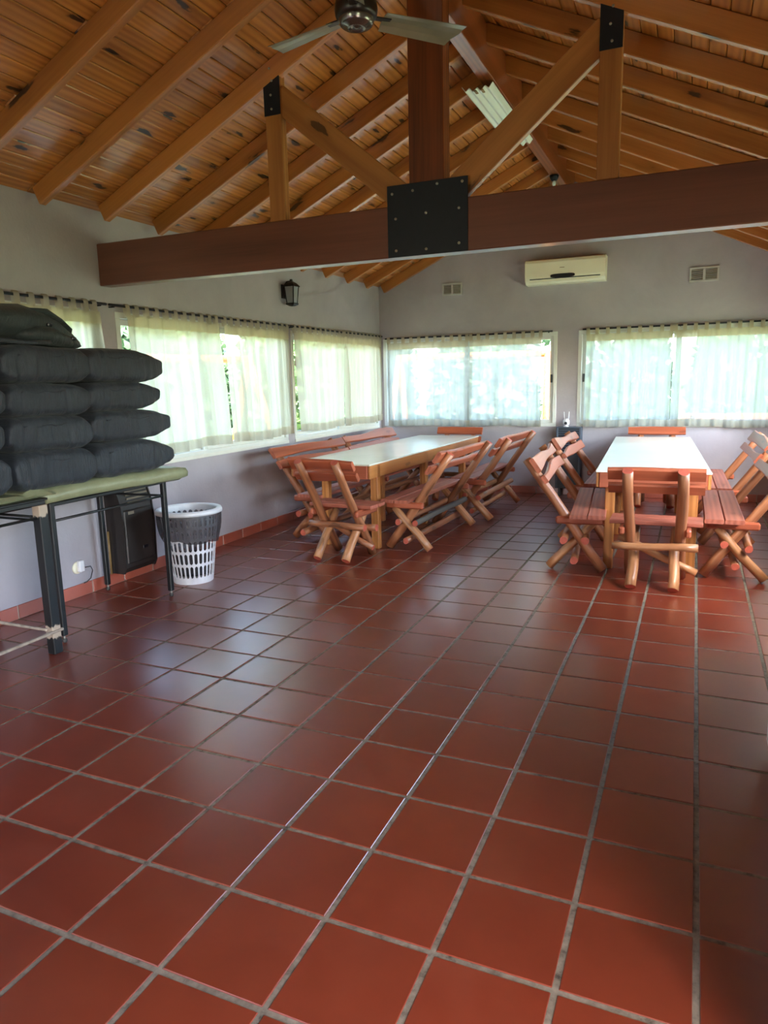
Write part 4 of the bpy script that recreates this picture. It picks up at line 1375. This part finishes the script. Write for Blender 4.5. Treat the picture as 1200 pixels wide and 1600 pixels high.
obj('turned_cuff', V, F, 'liner', bl_, smooth=True)

# ------------------------------------------------------------------ white freezer whose corner shows at the right edge
fz = thing('chest_freezer', 'white chest freezer just entering the picture at the right edge', 'freezer', (2.178, 0.93, 0.0))
box('body', (-0.325, -0.86, 0.03), (0.325, 0.86, 0.80), 'freezer', fz, 0.03)
box('lid', (-0.33, -0.865, 0.808), (0.33, 0.865, 0.875), 'freezer', fz, 0.02)
box('handle', (-0.345, -0.08, 0.815), (-0.33, 0.08, 0.845), 'grey_plastic', fz, 0.004)
for sx in (-1, 1):
    for sy in (-1, 1):
        lathe('foot', [(0.02, 0.0), (0.02, 0.031)], 'rubber', fz, Matrix.Translation((sx * 0.25, sy * 0.75, 0)), 12)

# ------------------------------------------------------------------ outdoors
gr = obj('lawn', [(-60, -40, -0.14), (60, -40, -0.14), (60, 70, -0.14), (-60, 70, -0.14)], [(0, 1, 2, 3)], 'grass')
struct(gr, 'sunny mown lawn outside the windows')
pv = box('patio', (XL - 3.4, YF + WT, -0.16), (XR - 2.3, YF + 3.6, -0.10), 'concrete', None, 0.01)
struct(pv, 'pale concrete patio outside the gable windows')
bounce_path = box('path', (XL - WT - 1.3, -4, -0.16), (XL - WT, YF + WT, -0.10), 'concrete', None, 0.01)  # unseen pale strip, added to bounce daylight through the windows onto the ceiling
struct(bounce_path, 'added pale concrete path reflecting daylight in along the long wall')

def tree(label, x, y, h, cr, seed, leaf):
    t = thing('tree', label, 'tree', (x, y, -0.14), 0, 'trees in the garden')
    rg = random.Random(seed)
    tube('trunk', [(0, 0, -0.1), (0.05, 0.02, h * 0.25), (0.0, 0.08, h * 0.5), (0.1, 0.0, h * 0.72)], [0.20, 0.16, 0.12, 0.07], 'trunk', t, 10)
    V, F = [], []
    blobs = []
    for k in range(11):
        a = rg.uniform(0, 6.28); q = cr * rg.uniform(0.1, 0.75)
        blobs.append((q * math.cos(a), q * math.sin(a), h * rg.uniform(0.42, 0.92), cr * rg.uniform(0.35, 0.6)))
    for k in range(2600):
        bx, by, bz, br = rg.choice(blobs)
        d = Vector((rg.gauss(0, 1), rg.gauss(0, 1), rg.gauss(0, 1))).normalized() * br * rg.uniform(0.55, 1.0)
        c = Vector((bx, by, bz)) + d
        u = Vector((rg.gauss(0, 1), rg.gauss(0, 1), rg.gauss(0, 1))).normalized()
        w = u.cross(Vector((rg.gauss(0, 1), rg.gauss(0, 1), rg.gauss(0, 1)))).normalized()
        s = rg.uniform(0.10, 0.20)
        b0 = len(V)
        V += [c - u * s, c + w * s * 0.6, c + u * s, c - w * s * 0.6]
        F.append((b0, b0 + 1, b0 + 2, b0 + 3))
    obj('foliage', V, F, leaf, t)
    return t
tree('leafy tree over the shrubs outside the corner window', -9.8, 20.5, 6.0, 2.6, 41, 'leaf')
tree('dark leafy tree seen between the two gable windows', -3.6, 20.5, 7.5, 2.8, 42, 'leaf_b')
tree('tall leafy tree behind the window of the right table', 2.6, 20.5, 8.0, 2.8, 43, 'leaf')
tree('broad dark tree at the right edge of the garden', 9.3, 20.0, 6.5, 2.8, 44, 'leaf_b')
tree('leafy tree opposite the middle window of the long wall', -14.0, 6.0, 6.5, 2.6, 45, 'leaf')
tree('dark leafy tree opposite the window next to the corner', -14.5, 12.5, 7.5, 2.8, 46, 'leaf_b')
tree('leafy tree opposite the window behind the bags', -14.0, -0.5, 6.5, 2.6, 47, 'leaf_b')
tree('tall tree far behind the wooden swing frame', -17.0, 20.0, 8.5, 3.2, 48, 'leaf')

def shrub(label, x, y, h, r, seed, leaf):
    t = thing('shrub', label, 'shrub', (x, y, -0.14), 0, 'shrubs edging the lawn')
    rg = random.Random(seed)
    V, F = [], []
    for k in range(2400):
        a = rg.uniform(0, 6.28); zz = rg.random()
        q = r * (1 - 0.55 * zz ** 2.2) * rg.uniform(0.72, 1.05)
        c = Vector((q * math.cos(a), q * math.sin(a), 0.1 + zz * h))
        u = Vector((rg.gauss(0, 1), rg.gauss(0, 1), rg.gauss(0, 1))).normalized()
        w = u.cross(Vector((rg.gauss(0, 1), rg.gauss(0, 1), rg.gauss(0, 1)))).normalized()
        s = rg.uniform(0.10, 0.22)
        b0 = len(V)
        V += [c - u * s, c + w * s * 0.6, c + u * s, c - w * s * 0.6]
        F.append((b0, b0 + 1, b0 + 2, b0 + 3))
    obj('foliage', V, F, leaf, t)
    for k in range(4):
        a = k * 1.6 + 0.3
        tube('stem', [(0.12 * math.cos(a), 0.12 * math.sin(a), -0.05), (r * 0.4 * math.cos(a), r * 0.4 * math.sin(a), h * 0.75)], [0.05, 0.02], 'trunk', t, 6)
    return t
for k in range(9):
    shrub('%s green shrub along the far lawn edge, counted from the corner side' % ('first second third fourth fifth sixth seventh eighth ninth'.split()[k]), -11.6 + 2.85 * k, 15.2 + 0.5 * math.sin(k * 2.1), 3.8 + 0.5 * math.sin(k * 1.7), 1.28, 70 + k, 'leaf' if k % 2 else 'leaf_b')
for k in range(6):
    shrub('%s green shrub beyond the long wall windows, counted from the bags' % ('first second third fourth fifth sixth'.split()[k]), -9.0 + 0.4 * math.sin(k * 1.3), -3.2 + 2.85 * k, 3.6 + 0.5 * math.sin(k * 2.3), 1.28, 90 + k, 'leaf_b' if k % 2 else 'leaf')

def swing_frame(label, cx, cy, rz, w, h):
    t = thing('swing_frame', label, 'swing frame', (cx, cy, -0.12), rz)
    tube('cross_beam', [(-w / 2, 0, h), (w / 2, 0, h)], 0.06, 'outdoor_wood', t, 10)
    for s in (-1, 1):
        for f in (-1, 1):
            tube('post', [(s * w / 2 * 1.02, f * 0.75, 0.0), (s * w / 2 * 0.97, 0, h + 0.03)], 0.055, 'outdoor_wood', t, 10)
        tube('tie_bar', [(s * w / 2, -0.48, h * 0.38), (s * w / 2, 0.48, h * 0.38)], 0.04, 'outdoor_wood', t, 8)
    return t
swing_frame('orange timber swing frame outside the corner window of the gable wall', -2.1, 11.0, R(4), 2.7, 2.0)
swing_frame('orange timber frame seen through the gap in the long-wall curtains', -5.6, 7.4, R(75), 3.0, 2.0)
pt_ = thing('picnic_bench', 'low orange timber bench on the lawn behind the right table', 'bench', (2.3, 12.6, -0.14))
box('seat', (-1.0, -0.2, 0.42), (1.0, 0.2, 0.50), 'outdoor_wood', pt_, 0.01)
box('backrest', (-1.0, 0.2, 0.62), (1.0, 0.26, 0.92), 'outdoor_wood', pt_, 0.01)
for s in (-1, 1):
    box('leg', (s * 0.8 - 0.05, -0.18, 0.0), (s * 0.8 + 0.05, 0.18, 0.42), 'outdoor_wood', pt_, 0.01)
    box('back_post', (s * 0.8 - 0.05, 0.2, 0.0), (s * 0.8 + 0.05, 0.28, 0.9), 'outdoor_wood', pt_, 0.01)
